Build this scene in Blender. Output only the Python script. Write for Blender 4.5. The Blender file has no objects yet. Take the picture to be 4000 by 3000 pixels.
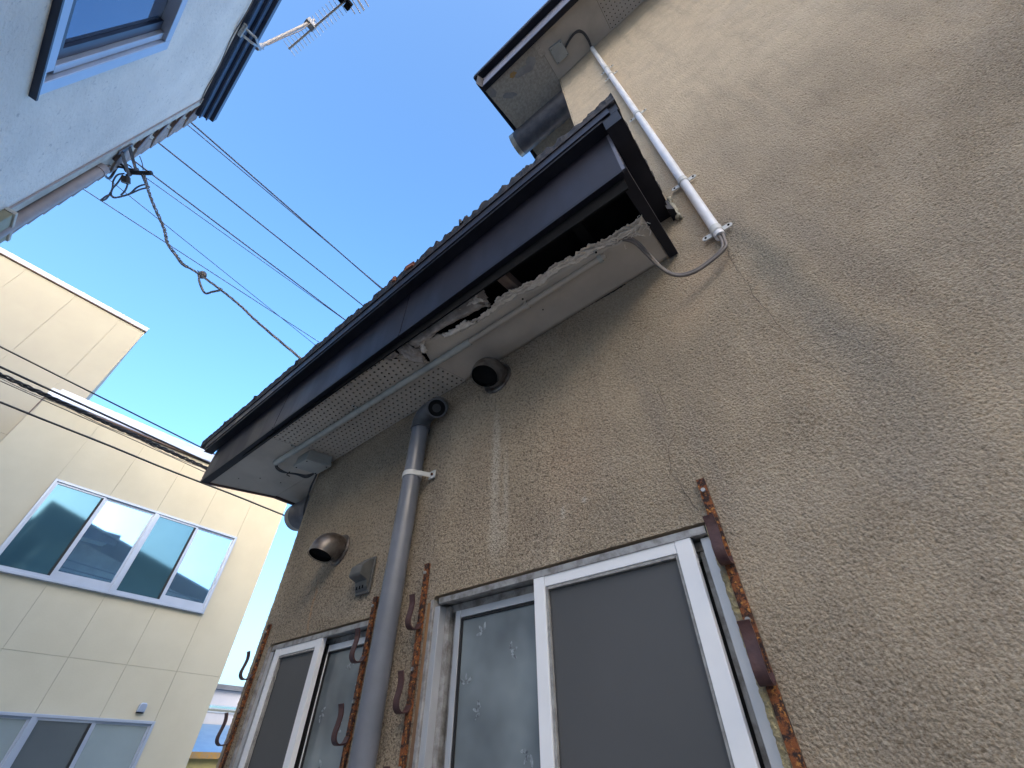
import bpy, math, random
import numpy as np
from mathutils import Vector, Matrix, noise

random.seed(7)
R = math.radians
scene = bpy.context.scene
col = scene.collection

# ------------------------------------------------------------------ camera
EYE = Vector((0, 0, 1.55))
pitch, roll, yaw = 0.7468, -0.0062, -0.6617
cy, sy = math.cos(yaw), math.sin(yaw)
fwd = Vector((sy*math.cos(pitch), cy*math.cos(pitch), math.sin(pitch)))
rgt = Vector((cy, -sy, 0))
upv = rgt.cross(fwd)
c_, s_ = math.cos(roll), math.sin(roll)
r2 = rgt*c_ + upv*s_
u2 = upv*c_ - rgt*s_
cam = bpy.data.cameras.new('camera')
cam.sensor_width = 36.0
cam.lens = 1657.0/4000.0*36.0
cam.clip_start = 0.05
cam.clip_end = 500
co = bpy.data.objects.new('camera', cam)
col.objects.link(co)
co.matrix_world = Matrix(((r2.x, u2.x, -fwd.x, EYE.x), (r2.y, u2.y, -fwd.y, EYE.y), (r2.z, u2.z, -fwd.z, EYE.z), (0, 0, 0, 1)))
scene.camera = co

# ------------------------------------------------------------------ sky and sun
SUN_EL, SUN_AZ = R(12), R(122)       # azimuth measured from +Y towards +X
w = bpy.data.worlds.new("World")
scene.world = w
w.use_nodes = True
nt = w.node_tree
bg = nt.nodes['Background']
sky = nt.nodes.new('ShaderNodeTexSky')
sky.sky_type = 'NISHITA'
sky.sun_disc = False
sky.sun_elevation = SUN_EL
sky.sun_rotation = SUN_AZ
sky.altitude = 0
sky.air_density = 0.85
sky.dust_density = 7.5
sky.ozone_density = 2.0
hs = nt.nodes.new('ShaderNodeHueSaturation')
hs.inputs['Saturation'].default_value = 1.24
hs.inputs['Hue'].default_value = .501
nt.links.new(sky.outputs[0], hs.inputs['Color'])
nt.links.new(hs.outputs[0], bg.inputs[0])
bg.inputs[1].default_value = 0.15
sl = bpy.data.lights.new('sun', 'SUN')
sl.energy = 3.0
sl.angle = R(0.5)
sl.color = (1, .9, .76)
so = bpy.data.objects.new('sun', sl)
col.objects.link(so)
sd = Vector((math.sin(SUN_AZ)*math.cos(SUN_EL), math.cos(SUN_AZ)*math.cos(SUN_EL), math.sin(SUN_EL)))
so.rotation_euler = sd.to_track_quat('Z', 'Y').to_euler()
so.location = sd*60
scene.view_settings.view_transform = 'Standard'
scene.view_settings.look = 'None'
scene.view_settings.gamma = 1
scene.view_settings.exposure = 2.72
scene.render.engine = 'CYCLES'
scene.cycles.max_bounces = 8
scene.cycles.diffuse_bounces = 5

# ------------------------------------------------------------------ materials
def newmat(name):
    m = bpy.data.materials.new(name)
    m.use_nodes = True
    n = m.node_tree
    return m, n, n.nodes['Principled BSDF'], n.links.new

def N(n, typ, **kw):
    o = n.nodes.new(typ)
    for k, v in kw.items():
        if k.startswith('i_'):
            o.inputs[k[2:].replace('_', ' ')].default_value = v
        else:
            setattr(o, k, v)
    return o

def mth(n, op, a, b=None, clamp=False):
    o = n.nodes.new('ShaderNodeMath')
    o.operation = op
    o.use_clamp = clamp
    for i, x in enumerate((a, b)):
        if x is None: continue
        if isinstance(x, (int, float)): o.inputs[i].default_value = x
        else: n.links.new(x, o.inputs[i])
    return o.outputs[0]

def mixc(n, fac, a, b, mode='MIX'):
    o = n.nodes.new('ShaderNodeMix')
    o.data_type = 'RGBA'
    o.blend_type = mode
    for i, x in ((0, fac), (6, a), (7, b)):
        if isinstance(x, (int, float)): o.inputs[i].default_value = x
        elif isinstance(x, tuple): o.inputs[i].default_value = (*x, 1)
        else: n.links.new(x, o.inputs[i])
    return o.outputs[2]

def noi(n, vec, scale, detail=3, rough=.5, dist=0):
    o = N(n, 'ShaderNodeTexNoise')
    o.inputs['Scale'].default_value = scale
    o.inputs['Detail'].default_value = detail
    o.inputs['Roughness'].default_value = rough
    o.inputs['Distortion'].default_value = dist
    n.links.new(vec, o.inputs['Vector'])
    return o.outputs['Fac']

def mrange(n, v, a, b, c=0., d=1.):
    o = N(n, 'ShaderNodeMapRange')
    n.links.new(v, o.inputs[0])
    for i, x in enumerate((a, b, c, d)): o.inputs[i+1].default_value = x
    return o.outputs[0]

def simple(name, c1, c2=None, rough=.5, metal=0., scale=8., lo=.4, hi=.6, bump=0., bscale=60., spec=.5, rvar=0., detail=5, stretch=None, coat=0., coatr=.1):
    m, n, p, L = newmat(name)
    tc = N(n, 'ShaderNodeTexCoord')
    vec = tc.outputs['Object']
    if stretch:
        mp = N(n, 'ShaderNodeMapping')
        mp.inputs['Scale'].default_value = stretch
        L(vec, mp.inputs[0]); vec = mp.outputs[0]
    if c2 is None: c2 = tuple(x*.8 for x in c1)
    f = noi(n, vec, scale, detail, .6)
    L(mixc(n, mrange(n, f, lo, hi), c1, c2), p.inputs['Base Color'])
    p.inputs['Roughness'].default_value = rough
    if rvar:
        L(mrange(n, noi(n, vec, scale*2.3, 3), .35, .65, max(rough-rvar, .02), rough+rvar), p.inputs['Roughness'])
    p.inputs['Metallic'].default_value = metal
    p.inputs['Specular IOR Level'].default_value = spec
    if coat:
        p.inputs['Coat Weight'].default_value = coat
        p.inputs['Coat Roughness'].default_value = coatr
    if bump:
        b = N(n, 'ShaderNodeBump')
        b.inputs['Strength'].default_value = 1.0
        b.inputs['Distance'].default_value = bump
        L(noi(n, tc.outputs['Object'], bscale, 4, .6), b.inputs['Height'])
        L(b.outputs[0], p.inputs['Normal'])
    return m

def blob(n, sep, cx, cz, rx, rz, rot=0.):
    """soft elliptical mask in wall x/z coordinates (stain positions)"""
    dx = mth(n, 'SUBTRACT', sep.outputs[0], cx); dz = mth(n, 'SUBTRACT', sep.outputs[2], cz)
    c, s = math.cos(rot), math.sin(rot)
    a = mth(n, 'ADD', mth(n, 'MULTIPLY', dx, c/rx), mth(n, 'MULTIPLY', dz, s/rx))
    b = mth(n, 'ADD', mth(n, 'MULTIPLY', dx, -s/rz), mth(n, 'MULTIPLY', dz, c/rz))
    d = mth(n, 'SQRT', mth(n, 'ADD', mth(n, 'MULTIPLY', a, a), mth(n, 'MULTIPLY', b, b)))
    return mrange(n, d, 1.0, 0.15)

def stucco():
    m, n, p, L = newmat('stucco')
    tc = N(n, 'ShaderNodeTexCoord')
    v = tc.outputs['Object']
    sep = N(n, 'ShaderNodeSeparateXYZ'); L(v, sep.inputs[0])
    wob = N(n, 'ShaderNodeTexNoise'); wob.inputs['Scale'].default_value = 4; wob.inputs['Detail'].default_value = 5
    L(v, wob.inputs['Vector'])
    wv = N(n, 'ShaderNodeVectorMath', operation='MULTIPLY_ADD')
    L(wob.outputs['Color'], wv.inputs[0]); wv.inputs[1].default_value = (.14, 0, .30); L(v, wv.inputs[2])
    wv2 = N(n, 'ShaderNodeVectorMath', operation='SUBTRACT'); L(wv.outputs[0], wv2.inputs[0]); wv2.inputs[1].default_value = (.07, 0, .15)
    sp = N(n, 'ShaderNodeSeparateXYZ'); L(wv2.outputs[0], sp.inputs[0])
    # large scale tone
    big = mrange(n, noi(n, v, 2.2, 5, .6), .38, .62)
    base = mixc(n, big, (.40, .312, .212), (.245, .190, .130))
    # tone turns paler high on the two storey wall
    hi = mrange(n, sp.outputs[2], 3.3, 4.3)
    base = mixc(n, mth(n, 'MULTIPLY', hi, .9), base, (.64, .525, .375))
    mid = mrange(n, noi(n, v, 9, 4, .65), .4, .68)
    base = mixc(n, mth(n, 'MULTIPLY', mid, .35), base, (.26, .20, .145))
    # vertical drip streaks and trowel patches
    mp = N(n, 'ShaderNodeMapping'); mp.inputs['Scale'].default_value = (11, 11, .9); L(wv2.outputs[0], mp.inputs[0])
    stk = mrange(n, noi(n, mp.outputs[0], 1.0, 4, .6), .50, .72)
    base = mixc(n, mth(n, 'MULTIPLY', stk, .38), base, (.20, .165, .13))
    pt = mrange(n, noi(n, v, 1.1, 3, .5, .8), .50, .56)
    base = mixc(n, mth(n, 'MULTIPLY', pt, .16), base, (.56, .49, .40))
    # soot and damp stains of their own shape
    for (cx, cz, rx, rz, ro, st, c) in [
        (.16, 3.14, .10, .24, 0, .85, (.13, .11, .10)),
        (.21, 2.85, .07, .42, .12, .8, (.15, .145, .12)),
        (.235, 2.38, .095, .45, .12, .8, (.20, .175, .145)),
        (.19, 2.02, .10, .28, .1, .5, (.22, .19, .16)),
        (.36, 2.75, .06, .5, .1, .35, (.24, .20, .165)),
        (.34, 1.72, .10, .25, 0, .5, (.23, .20, .17)),
        (.02, 3.02, .13, .10, .6, .5, (.46, .31, .19)),
        (-.08, 2.80, .12, .22, -.5, .45, (.44, .31, .20)),
        (-.40, 2.95, .25, .14, .3, .4, (.22, .185, .15)),
        (-.31, 2.45, .05, .20, .1, .65, (.20, .16, .125)),
        (-.36, 2.66, .06, .10, .3, .5, (.22, .18, .14)),
        (-.62, 2.38, .20, .30, 0, .55, (.33, .225, .145)),
        (-.80, 2.20, .14, .16, 0, .6, (.24, .18, .13)),
        (-1.10, 2.45, .14, .45, 0, .5, (.26, .205, .155)),
        (-1.35, 2.3, .09, .75, 0, .6, (.20, .165, .13)),
        (-1.75, 2.9, .5, .14, 0, .45, (.24, .20, .155)),
        (-1.75, 2.15, .12, .12, 0, .5, (.20, .165, .13)),
        (-2.2, 2.12, .25, .12, 0, .5, (.22, .18, .14)),
        (-2.10, 2.16, .014, .2, .08, .8, (.42, .21, .09)),
        (-.20, 2.2, .045, .30, 0, .5, (.22, .18, .145)),
        (.10, 3.55, .035, .9, 0, .55, (.52, .35, .21)),
    ]:
        mk = mth(n, 'MULTIPLY', blob(n, sp, cx, cz, rx, rz, ro), st)
        base = mixc(n, mk, base, c)
    # pale lime streaks
    for (cx, cz, rx, rz, st) in [(-.985, 2.50, .034, .36, .85), (-.93, 2.35, .02, .3, .5), (-.975, 2.2, .05, .14, .5), (-.60, 2.213, .012, .014, 1.), (-.685, 2.195, .014, .03, .8)]:
        mk = mth(n, 'MULTIPLY', blob(n, sep, cx, cz, rx, rz), st)
        base = mixc(n, mk, base, (.50, .45, .38))
    gr = noi(n, v, 190, 2, .6)
    base = mixc(n, mrange(n, gr, .35, .68), base, mixc(n, .45, base, (.66, .58, .46)))
    wing = mrange(n, sep.outputs[0], -.05, -.75)
    pitA = mth(n, 'MULTIPLY', mrange(n, noi(n, v, 84, 5, .72), .50, .60), wing)
    pitB = mth(n, 'MULTIPLY', mrange(n, noi(n, v, 125, 4, .7), .55, .66), mth(n, 'SUBTRACT', .62, mth(n, 'MULTIPLY', wing, .62)))
    pit = mth(n, 'ADD', pitA, pitB, True)
    base = mixc(n, mth(n, 'MULTIPLY', pit, mth(n, 'SUBTRACT', .68, mth(n, 'MULTIPLY', hi, .35))), base, (.085, .065, .048))  # dark speckle paints the pits' shade, with their grime, into the colour
    L(base, p.inputs['Base Color'])
    p.inputs['Roughness'].default_value = .95
    p.inputs['Specular IOR Level'].default_value = .2
    # relief : real displacement plus fine bump
    h1 = noi(n, v, 85, 4, .75, .0)
    vo = N(n, 'ShaderNodeTexVoronoi'); vo.inputs['Scale'].default_value = 150; vo.inputs['Randomness'].default_value = 1
    L(v, vo.inputs['Vector'])
    h2 = noi(n, v, 260, 2, .6)
    hh = mth(n, 'ADD', mth(n, 'MULTIPLY', h1, .85), mth(n, 'MULTIPLY', mth(n, 'SUBTRACT', .5, vo.outputs['Distance']), .34))
    hh = mth(n, 'ADD', hh, mth(n, 'MULTIPLY', h2, .16))
    hb = mth(n, 'ADD', hh, mth(n, 'MULTIPLY', noi(n, v, 3, 2), .5))
    d = N(n, 'ShaderNodeDisplacement')
    d.inputs['Scale'].default_value = .0135
    d.inputs['Midlevel'].default_value = .8
    L(hb, d.inputs['Height'])
    L(d.outputs[0], n.nodes['Material Output'].inputs['Displacement'])
    m.displacement_method = 'BOTH'
    return m

M = {}
M['stucco'] = stucco()
M['stucco_flat'] = simple('stucco_flat', (.44, .35, .25), (.32, .25, .18), .95, scale=3, bump=.006, bscale=70, spec=.2)
M['soffit'] = simple('painted_soffit', (.52, .46, .385), (.38, .335, .28), .7, scale=3, lo=.35, hi=.7, bump=.0012, bscale=14)
M['soffit_stucco'] = simple('soffit_render', (.46, .41, .34), (.35, .31, .26), .95, scale=40, lo=.4, hi=.62, bump=.004, bscale=60)
M['patch_grey'] = simple('grey_patch', (.26, .25, .24), (.33, .32, .3), .9, scale=12)
M['patch_orange'] = simple('orange_patch', (.5, .27, .06), (.36, .25, .14), .9, scale=30)
M['fibre'] = simple('torn_fibre', (.86, .80, .72), (.68, .62, .54), .95, scale=30, bump=.003, bscale=110)
M['fibre_grey'] = simple('peeled_sheet', (.50, .455, .42), (.30, .27, .245), .9, scale=18, bump=.003, bscale=60)
M['fascia'] = simple('navy_metal', (.010, .009, .016), (.025, .022, .032), .5, spec=.3, metal=.0, scale=2.5, lo=.3, hi=.75, bump=.0008, bscale=9, rvar=.08, stretch=(1, 1, .25))
M['fascia_dark'] = simple('dark_trim_metal', (.006, .006, .011), (.012, .012, .018), .55, spec=.3, scale=5, bump=.0008, bscale=20)  # darker than the fascia; shade of eave undersides put into the tone
M['fascia_grey'] = simple('grey_painted_metal', (.17, .165, .2), (.13, .125, .15), .45, scale=4)
M['rim'] = simple('roof_edge_tar', (.010, .010, .014), (.045, .03, .028), .7, scale=24, lo=.45, hi=.7, bump=.006, bscale=40)
M['rust_bit'] = simple('rusty_scrap', (.3, .11, .06), (.18, .07, .05), .85, scale=50)
M['wood'] = simple('old_timber', (.11, .075, .06), (.20, .15, .12), .85, scale=30, stretch=(1, .15, 1), bump=.002)
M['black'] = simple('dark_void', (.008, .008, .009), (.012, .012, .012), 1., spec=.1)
M['alu'] = simple('anodised_aluminium', (.60, .61, .63), (.52, .53, .55), .42, metal=.55, scale=4, rvar=.06)
M['alu_dirty'] = simple('weathered_aluminium', (.40, .39, .38), (.2, .185, .17), .55, metal=.4, scale=26, lo=.42, hi=.66, bump=.001)
M['whitealu'] = simple('white_painted_frame', (.86, .86, .87), (.80, .80, .81), .35, scale=3)
M['gasket'] = simple('black_gasket', (.015, .015, .016), None, .6)
M['seal'] = simple('clear_sealant', (.38, .37, .35), (.25, .24, .23), .3, scale=40, bump=.001)
M['sealbrown'] = simple('brown_sealant', (.30, .16, .07), (.17, .10, .06), .6, scale=14, stretch=(1, 1, .2))
M['screen'] = simple('insect_screen', (.070, .071, .073), (.092, .092, .094), .55, scale=1.2, lo=.3, hi=.7, spec=.3, coat=.35, coatr=.32, bump=.0006, bscale=5)
M['pvc'] = simple('grey_pvc', (.165, .175, .205), (.135, .145, .17), .33, scale=5, rvar=.05)
M['pvc_dark'] = simple('dark_pvc', (.07, .075, .085), (.1, .105, .115), .35, scale=8)
M['plastic_white'] = simple('white_plastic', (.66, .66, .64), (.56, .56, .54), .5, scale=20)
M['conduit'] = simple('white_conduit_plastic', (.88, .87, .90), (.78, .76, .76), .3, scale=7)
M['cond_paint'] = simple('painted_conduit', (.44, .45, .41), (.35, .355, .33), .5, scale=12)
M['box'] = simple('grey_box_plastic', (.36, .36, .33), (.31, .31, .285), .5, scale=9)
M['outlet'] = simple('grey_outlet_plastic', (.085, .085, .082), (.115, .115, .11), .42, scale=15)
M['cable'] = simple('grey_cable', (.20, .165, .145), (.15, .125, .11), .5, scale=20)
M['cable_dark'] = simple('dark_cable', (.03, .03, .033), (.05, .045, .045), .5, scale=20)
M['line_blue'] = simple('overhead_cable', (.045, .075, .14), (.03, .05, .10), .5)
M['cable_blue'] = simple('rim_lit_cable', (.17, .21, .27), (.11, .13, .17), .5, scale=20)  # bright rim light on the cable loops put into a lighter colour
M['twist'] = simple('twisted_cable_grey', (.27, .25, .25), (.17, .16, .165), .6, scale=60)
M['zinc'] = simple('zinc', (.42, .42, .42), (.3, .29, .28), .45, metal=.7, scale=25)
M['steel_vent'] = simple('sooty_steel', (.20, .18, .165), (.055, .032, .022), .40, metal=.5, scale=14, lo=.38, hi=.66, bump=.0015, bscale=30, rvar=.1)
M['duct'] = simple('dark_galvanised', (.10, .10, .115), (.15, .145, .16), .45, metal=.4, scale=12, bump=.002, bscale=20)
M['duct_rim'] = simple('duct_end_ring', (.45, .41, .34), (.35, .33, .3), .4, metal=.4, scale=10)
def rust():
    m, n, p, L = newmat('rusty_steel')
    v = N(n, 'ShaderNodeTexCoord').outputs['Object']
    a = mixc(n, mrange(n, noi(n, v, 60, 6, .7), .45, .56), (.028, .014, .012), (.24, .075, .022))
    a = mixc(n, mrange(n, noi(n, v, 95, 5, .7), .56, .64), a, (.50, .21, .05))
    L(a, p.inputs['Base Color'])
    p.inputs['Roughness'].default_value = .85
    b = N(n, 'ShaderNodeBump'); b.inputs['Distance'].default_value = .003
    L(noi(n, v, 150, 5, .7), b.inputs['Height']); L(b.outputs[0], p.inputs['Normal'])
    return m
M['rust'] = rust()
M['hook'] = simple('oxide_red_hook', (.055, .022, .022), (.085, .035, .03), .5, scale=30, bump=.0015, bscale=90)
M['foam'] = simple('yellow_foam_filler', (.50, .40, .20), (.33, .28, .20), .95, scale=22, bump=.012, bscale=110)
M['mortar'] = simple('pale_mortar', (.5, .46, .36), (.3, .27, .2), .95, scale=35, bump=.006, bscale=60)

def frosted():
    m, n, p, L = newmat('frosted_glass')
    v = N(n, 'ShaderNodeTexCoord').outputs['Object']
    L(mixc(n, mrange(n, noi(n, v, 4, 3), .35, .65), (.10, .118, .128), (.23, .265, .275)), p.inputs['Base Color'])  # mottled tone paints blotchy reflections into the pane
    p.inputs['Roughness'].default_value = .55
    p.inputs['Specular IOR Level'].default_value = .5
    p.inputs['Coat Weight'].default_value = 1.
    p.inputs['Coat Roughness'].default_value = .16
    b = N(n, 'ShaderNodeBump'); b.inputs['Distance'].default_value = .0012
    L(noi(n, v, 9, 2), b.inputs['Height']); L(b.outputs[0], p.inputs['Coat Normal'])
    return m
M['frosted'] = frosted()
M['dirt'] = simple('crack_dirt', (.07, .055, .045), (.12, .095, .075), .95)
M['leaf'] = simple('etched_leaf', (.36, .40, .42), (.07, .08, .09), .3, scale=60, spec=.6)
def mirror_glass(name, c, met=.55, r=.03):
    m = simple(name, c, tuple(x*.85 for x in c), r, metal=met, scale=.9, lo=.3, hi=.7)
    return m
M['glass_blue'] = mirror_glass('sky_tinted_glass', (.30, .56, .84), .8)  # blue of reflected sky put into the glass tint
M['glass_teal'] = mirror_glass('screened_glass', (.10, .24, .32), .6, .05)
M['glass_dim'] = mirror_glass('dim_glass', (.20, .23, .25), .5, .08)
M['glass_net'] = mirror_glass('curtained_glass', (.42, .50, .52), .35, .08)
M['glass_navy'] = mirror_glass('dark_blue_glass', (.16, .22, .33), .7, .05)
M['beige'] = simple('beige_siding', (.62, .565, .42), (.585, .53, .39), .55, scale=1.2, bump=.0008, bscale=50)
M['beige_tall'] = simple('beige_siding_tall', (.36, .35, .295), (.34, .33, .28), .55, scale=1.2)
M['joint'] = simple('joint_sealant', (.53, .49, .38), (.49, .45, .345), .8, scale=5)
M['cap_metal'] = simple('pale_blue_cap', (.45, .52, .66), (.40, .47, .60), .3, metal=.4, scale=2)
M['brown_trim'] = simple('brown_trim', (.10, .06, .05), (.14, .09, .075), .5, scale=10)
def white_render():
    m, n, p, L = newmat('white_render')
    v = N(n, 'ShaderNodeTexCoord').outputs['Object']
    a = mixc(n, mrange(n, noi(n, v, 1.6, 5, .6), .35, .68), (.86, .815, .76), (.72, .685, .645))
    a = mixc(n, mth(n, 'MULTIPLY', mrange(n, noi(n, v, 26, 4, .65), .60, .72), .5), a, (.30, .29, .32))
    L(a, p.inputs['Base Color']); p.inputs['Roughness'].default_value = .9
    b = N(n, 'ShaderNodeBump'); b.inputs['Distance'].default_value = .012
    L(noi(n, v, 30, 4, .6), b.inputs['Height']); L(b.outputs[0], p.inputs['Normal'])
    return m
M['white_render'] = white_render()
M['frame_blue'] = simple('pale_frame', (.50, .56, .66), (.46, .52, .62), .3, metal=.3, scale=3)
M['cream'] = simple('cream_trim', (.58, .56, .50), (.46, .43, .38), .7, scale=9, bump=.001)
M['cream_lit'] = simple('lit_cream_soffit', (.86, .80, .62), (.82, .76, .58), .7)  # cream paint raised, light on the strip put into its colour
M['lap'] = simple('taupe_lap_board', (.36, .31, .29), (.26, .21, .19), .75, scale=14, bump=.003, bscale=40)
M['pinkpipe'] = simple('taupe_pipe', (.40, .34, .33), (.33, .285, .28), .5, scale=8)
M['olive'] = simple('olive_box', (.34, .31, .2), (.28, .26, .17), .6, scale=9)
M['navy'] = simple('navy_gutter', (.014, .02, .045), (.02, .03, .06), .3, scale=6)
M['navy_lit'] = simple('gutter_face_lit', (.10, .17, .30), (.08, .14, .25), .3, metal=.3, scale=6)  # gutter's navy metal with the sky reflection of its fronts painted in
M['asphalt'] = simple('asphalt', (.06, .06, .06), (.045, .045, .045), .9, scale=6, bump=.004)
M['snowroof'] = simple('blue_tin_roof', (.22, .40, .58), (.28, .46, .62), .35, metal=.3, scale=3)
M['white_far'] = simple('far_white_wall', (.62, .62, .66), (.56, .56, .62), .8, scale=1)
M['ochre'] = simple('ochre_wall', (.42, .36, .15), (.36, .31, .14), .8, scale=2)
M['ant'] = simple('antenna_metal', (.42, .38, .33), (.34, .31, .28), .45, metal=.5, scale=20)

# ------------------------------------------------------------------ mesh builder
OFF = {}
class MB:
    def __init__(s): s.v = []; s.f = []
    def add(s, pts, faces):
        o = len(s.v); s.v += [tuple(p) for p in pts]; s.f += [tuple(i+o for i in f) for f in faces]; return s
    def hexa(s, p):
        return s.add(p, [(0, 3, 2, 1), (4, 5, 6, 7), (0, 1, 5, 4), (1, 2, 6, 5), (2, 3, 7, 6), (3, 0, 4, 7)])
    def box(s, x0, x1, y0, y1, z0, z1, T=None):
        p = [(x0, y0, z0), (x1, y0, z0), (x1, y1, z0), (x0, y1, z0), (x0, y0, z1), (x1, y0, z1), (x1, y1, z1), (x0, y1, z1)]
        if T: p = [T(*q) for q in p]
        return s.hexa(p)
    def prism(s, poly, vec):
        n = len(poly); v = Vector(vec)
        pts = [Vector(p) for p in poly]+[Vector(p)+v for p in poly]
        return s.add(pts, [tuple(range(n))[::-1], tuple(range(n, 2*n))]+[(i, (i+1) % n, n+(i+1) % n, n+i) for i in range(n)])
    def tube(s, path, r, n=10, caps=True, r1=None):
        P = [Vector(p) for p in path]; m = len(P)
        up = None; rings = []
        for i in range(m):
            t = (P[min(i+1, m-1)]-P[max(i-1, 0)]).normalized()
            if up is None:
                a = Vector((0, 0, 1)) if abs(t.z) < .9 else Vector((1, 0, 0))
                up = (a-t*a.dot(t)).normalized()
            else:
                up = (up-t*up.dot(t)).normalized()
            b = t.cross(up)
            rr = r[i] if isinstance(r, (list, tuple)) else r
            rings.append([P[i]+(up*math.cos(k*2*math.pi/n)+b*math.sin(k*2*math.pi/n))*rr for k in range(n)])
        pts = [p for g in rings for p in g]; F = []
        for i in range(m-1):
            for k in range(n):
                F.append((i*n+k, i*n+(k+1) % n, (i+1)*n+(k+1) % n, (i+1)*n+k))
        if caps: F += [tuple(range(n))[::-1], tuple(range((m-1)*n, m*n))]
        return s.add(pts, F)
    def grid(s, fn, nu, nv, th=None):
        pts = [Vector(fn(i/nu, j/nv)) for j in range(nv+1) for i in range(nu+1)]
        F = [(j*(nu+1)+i, j*(nu+1)+i+1, (j+1)*(nu+1)+i+1, (j+1)*(nu+1)+i) for j in range(nv) for i in range(nu)]
        if th:
            k = len(pts); pts += [p+Vector(th) for p in pts]
            F += [tuple(x+k for x in f[::-1]) for f in F[:nu*nv]]
            W = nu+1
            for i in range(nu): F += [(i, i+k, i+1+k, i+1), (nv*W+i, nv*W+i+1, nv*W+i+1+k, nv*W+i+k)]
            for j in range(nv): F += [(j*W, (j+1)*W, (j+1)*W+k, j*W+k), (j*W+nu, j*W+nu+k, (j+1)*W+nu+k, (j+1)*W+nu)]
        return s.add(pts, F)
    def build(s, name, mat, parent=None, smooth=False, bevel=0., label=None, kind=None):
        off = OFF.get(parent.name, Vector()) if parent else Vector()
        me = bpy.data.meshes.new(name)
        me.from_pydata([(p[0]-off[0], p[1]-off[1], p[2]-off[2]) for p in s.v], [], s.f)
        me.update()
        if smooth: me.shade_smooth()
        if smooth == 'auto': me.set_sharp_from_angle(angle=R(40))
        me.materials.append(M[mat])
        o = bpy.data.objects.new(name, me); col.objects.link(o)
        if parent: o.parent = parent
        OFF[o.name] = off
        if bevel:
            b = o.modifiers.new('bevel', 'BEVEL'); b.width = bevel; b.segments = 2; b.limit_method = 'ANGLE'
        if label: o['label'] = label
        if kind: o['kind'] = kind
        return o

def tag(o, label, cat, group=None):
    o['label'] = label; o['category'] = cat
    if group: o['group'] = group
    return o
def thing(name, label, cat, loc=(0, 0, 0), group=None):
    o = bpy.data.objects.new(name, None); col.objects.link(o); o.location = loc
    o.empty_display_size = .1
    OFF[o.name] = Vector(loc)
    return tag(o, label, cat, group)
def solo(mb, name, mat, label, cat, loc, smooth=False, group=None, bevel=0.):
    """a thing that is a single mesh, origin at loc"""
    o = mb.build(name, mat, None, smooth, bevel)
    L = Vector(loc)
    o.data.transform(Matrix.Translation(-L)); o.location = L
    OFF[o.name] = L
    return tag(o, label, cat, group)
def kids(o): return [c for c in col.objects if c.parent == o]
def copy_tree(o, d, parent=None):
    c = o.copy(); col.objects.link(c)
    if parent: c.parent = parent
    else: c.location = Vector(o.location)+Vector(d)
    for k in kids(o): copy_tree(k, d, c)
    return c
def smoothpath(P, k=6):
    P = [Vector(p) for p in P]; out = []
    for i in range(len(P)-1):
        a = P[max(i-1, 0)]; b = P[i]; c = P[i+1]; d = P[min(i+2, len(P)-1)]
        for j in range(k):
            t = j/k
            out.append(.5*((2*b)+(c-a)*t+(2*a-5*b+4*c-d)*t*t+(3*b-a-3*c+d)*t**3))
    return out+[P[-1]]

# ------------------------------------------------------------------ ground
M['concrete'] = simple('pale_concrete', (.42, .40, .37), (.34, .325, .30), .9, scale=2, bump=.003)
g = MB().add([(-150, -150, 0), (150, -150, 0), (150, 150, 0), (-150, 150, 0)], [(0, 1, 2, 3)]).build('ground', 'concrete')
g['kind'] = 'structure'

# ================================================================== the stucco house
D = 1.15
XL, XC, XR = -2.53, -.263, 1.75
house = thing('stucco_house', 'weathered brown stucco house with torn eave and two sliding windows', 'house', (0, D, 0))
WIN = [(-2.387, -1.615, 2.030), (-1.263, -.257, 2.040)]     # x0, x1, top
ZB = .95
def seg(a, b, st):
    n = max(1, int(round((b-a)/st))); return list(np.linspace(a, b, n, endpoint=False))
xs = seg(XL, WIN[0][0], .0062)+seg(WIN[0][0], WIN[0][1], .012)+seg(WIN[0][1], WIN[1][0], .0062)+seg(WIN[1][0], WIN[1][1], .0062)+seg(WIN[1][1], .75, .0058)+seg(.75, XR, .009)+[XR]
zs = seg(.6, ZB, .05)+seg(ZB, 1.5, .03)+seg(1.5, 2.03, .0062)+[2.030]+seg(2.04, 3.0, .0062)+seg(3.0, 3.8, .0075)+seg(3.8, 5, .0095)+seg(5, 6.9, .012)+[6.9]
xs = np.array(xs); zs = np.array(zs)
nx, nz = len(xs), len(zs)
X, Z = np.meshgrid(xs, zs)
xc = (xs[:-1]+xs[1:])/2; zc = (zs[:-1]+zs[1:])/2
XC_, ZC_ = np.meshgrid(xc, zc)
keep = np.ones_like(XC_, bool)
for (a, b, t) in WIN: keep &= ~((XC_ > a) & (XC_ < b) & (ZC_ > ZB) & (ZC_ < t))
keep &= ~((ZC_ > 3.13) & (XC_ < XC-.002))
jj, ii = np.nonzero(keep)
quads = np.stack([jj*nx+ii, jj*nx+ii+1, (jj+1)*nx+ii+1, (jj+1)*nx+ii], 1)
used, inv = np.unique(quads, return_inverse=True)
quads = inv.reshape(quads.shape)
pts = np.stack([X.ravel(), np.zeros(nx*nz), Z.ravel()], 1)[used]
me = bpy.data.meshes.new('wall')
me.vertices.add(len(pts)); me.vertices.foreach_set('co', pts.astype(np.float32).ravel())
me.loops.add(quads.size); me.loops.foreach_set('vertex_index', quads.astype(np.int32).ravel())
me.polygons.add(len(quads)); me.polygons.foreach_set('loop_start', np.arange(0, quads.size, 4, dtype=np.int32))
me.update(calc_edges=True); me.validate(); me.shade_smooth()
me.materials.append(M['stucco'])
wall = bpy.data.objects.new('wall', me); col.objects.link(wall); wall.parent = house
OFF['wall'] = Vector((0, D, 0))

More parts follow.
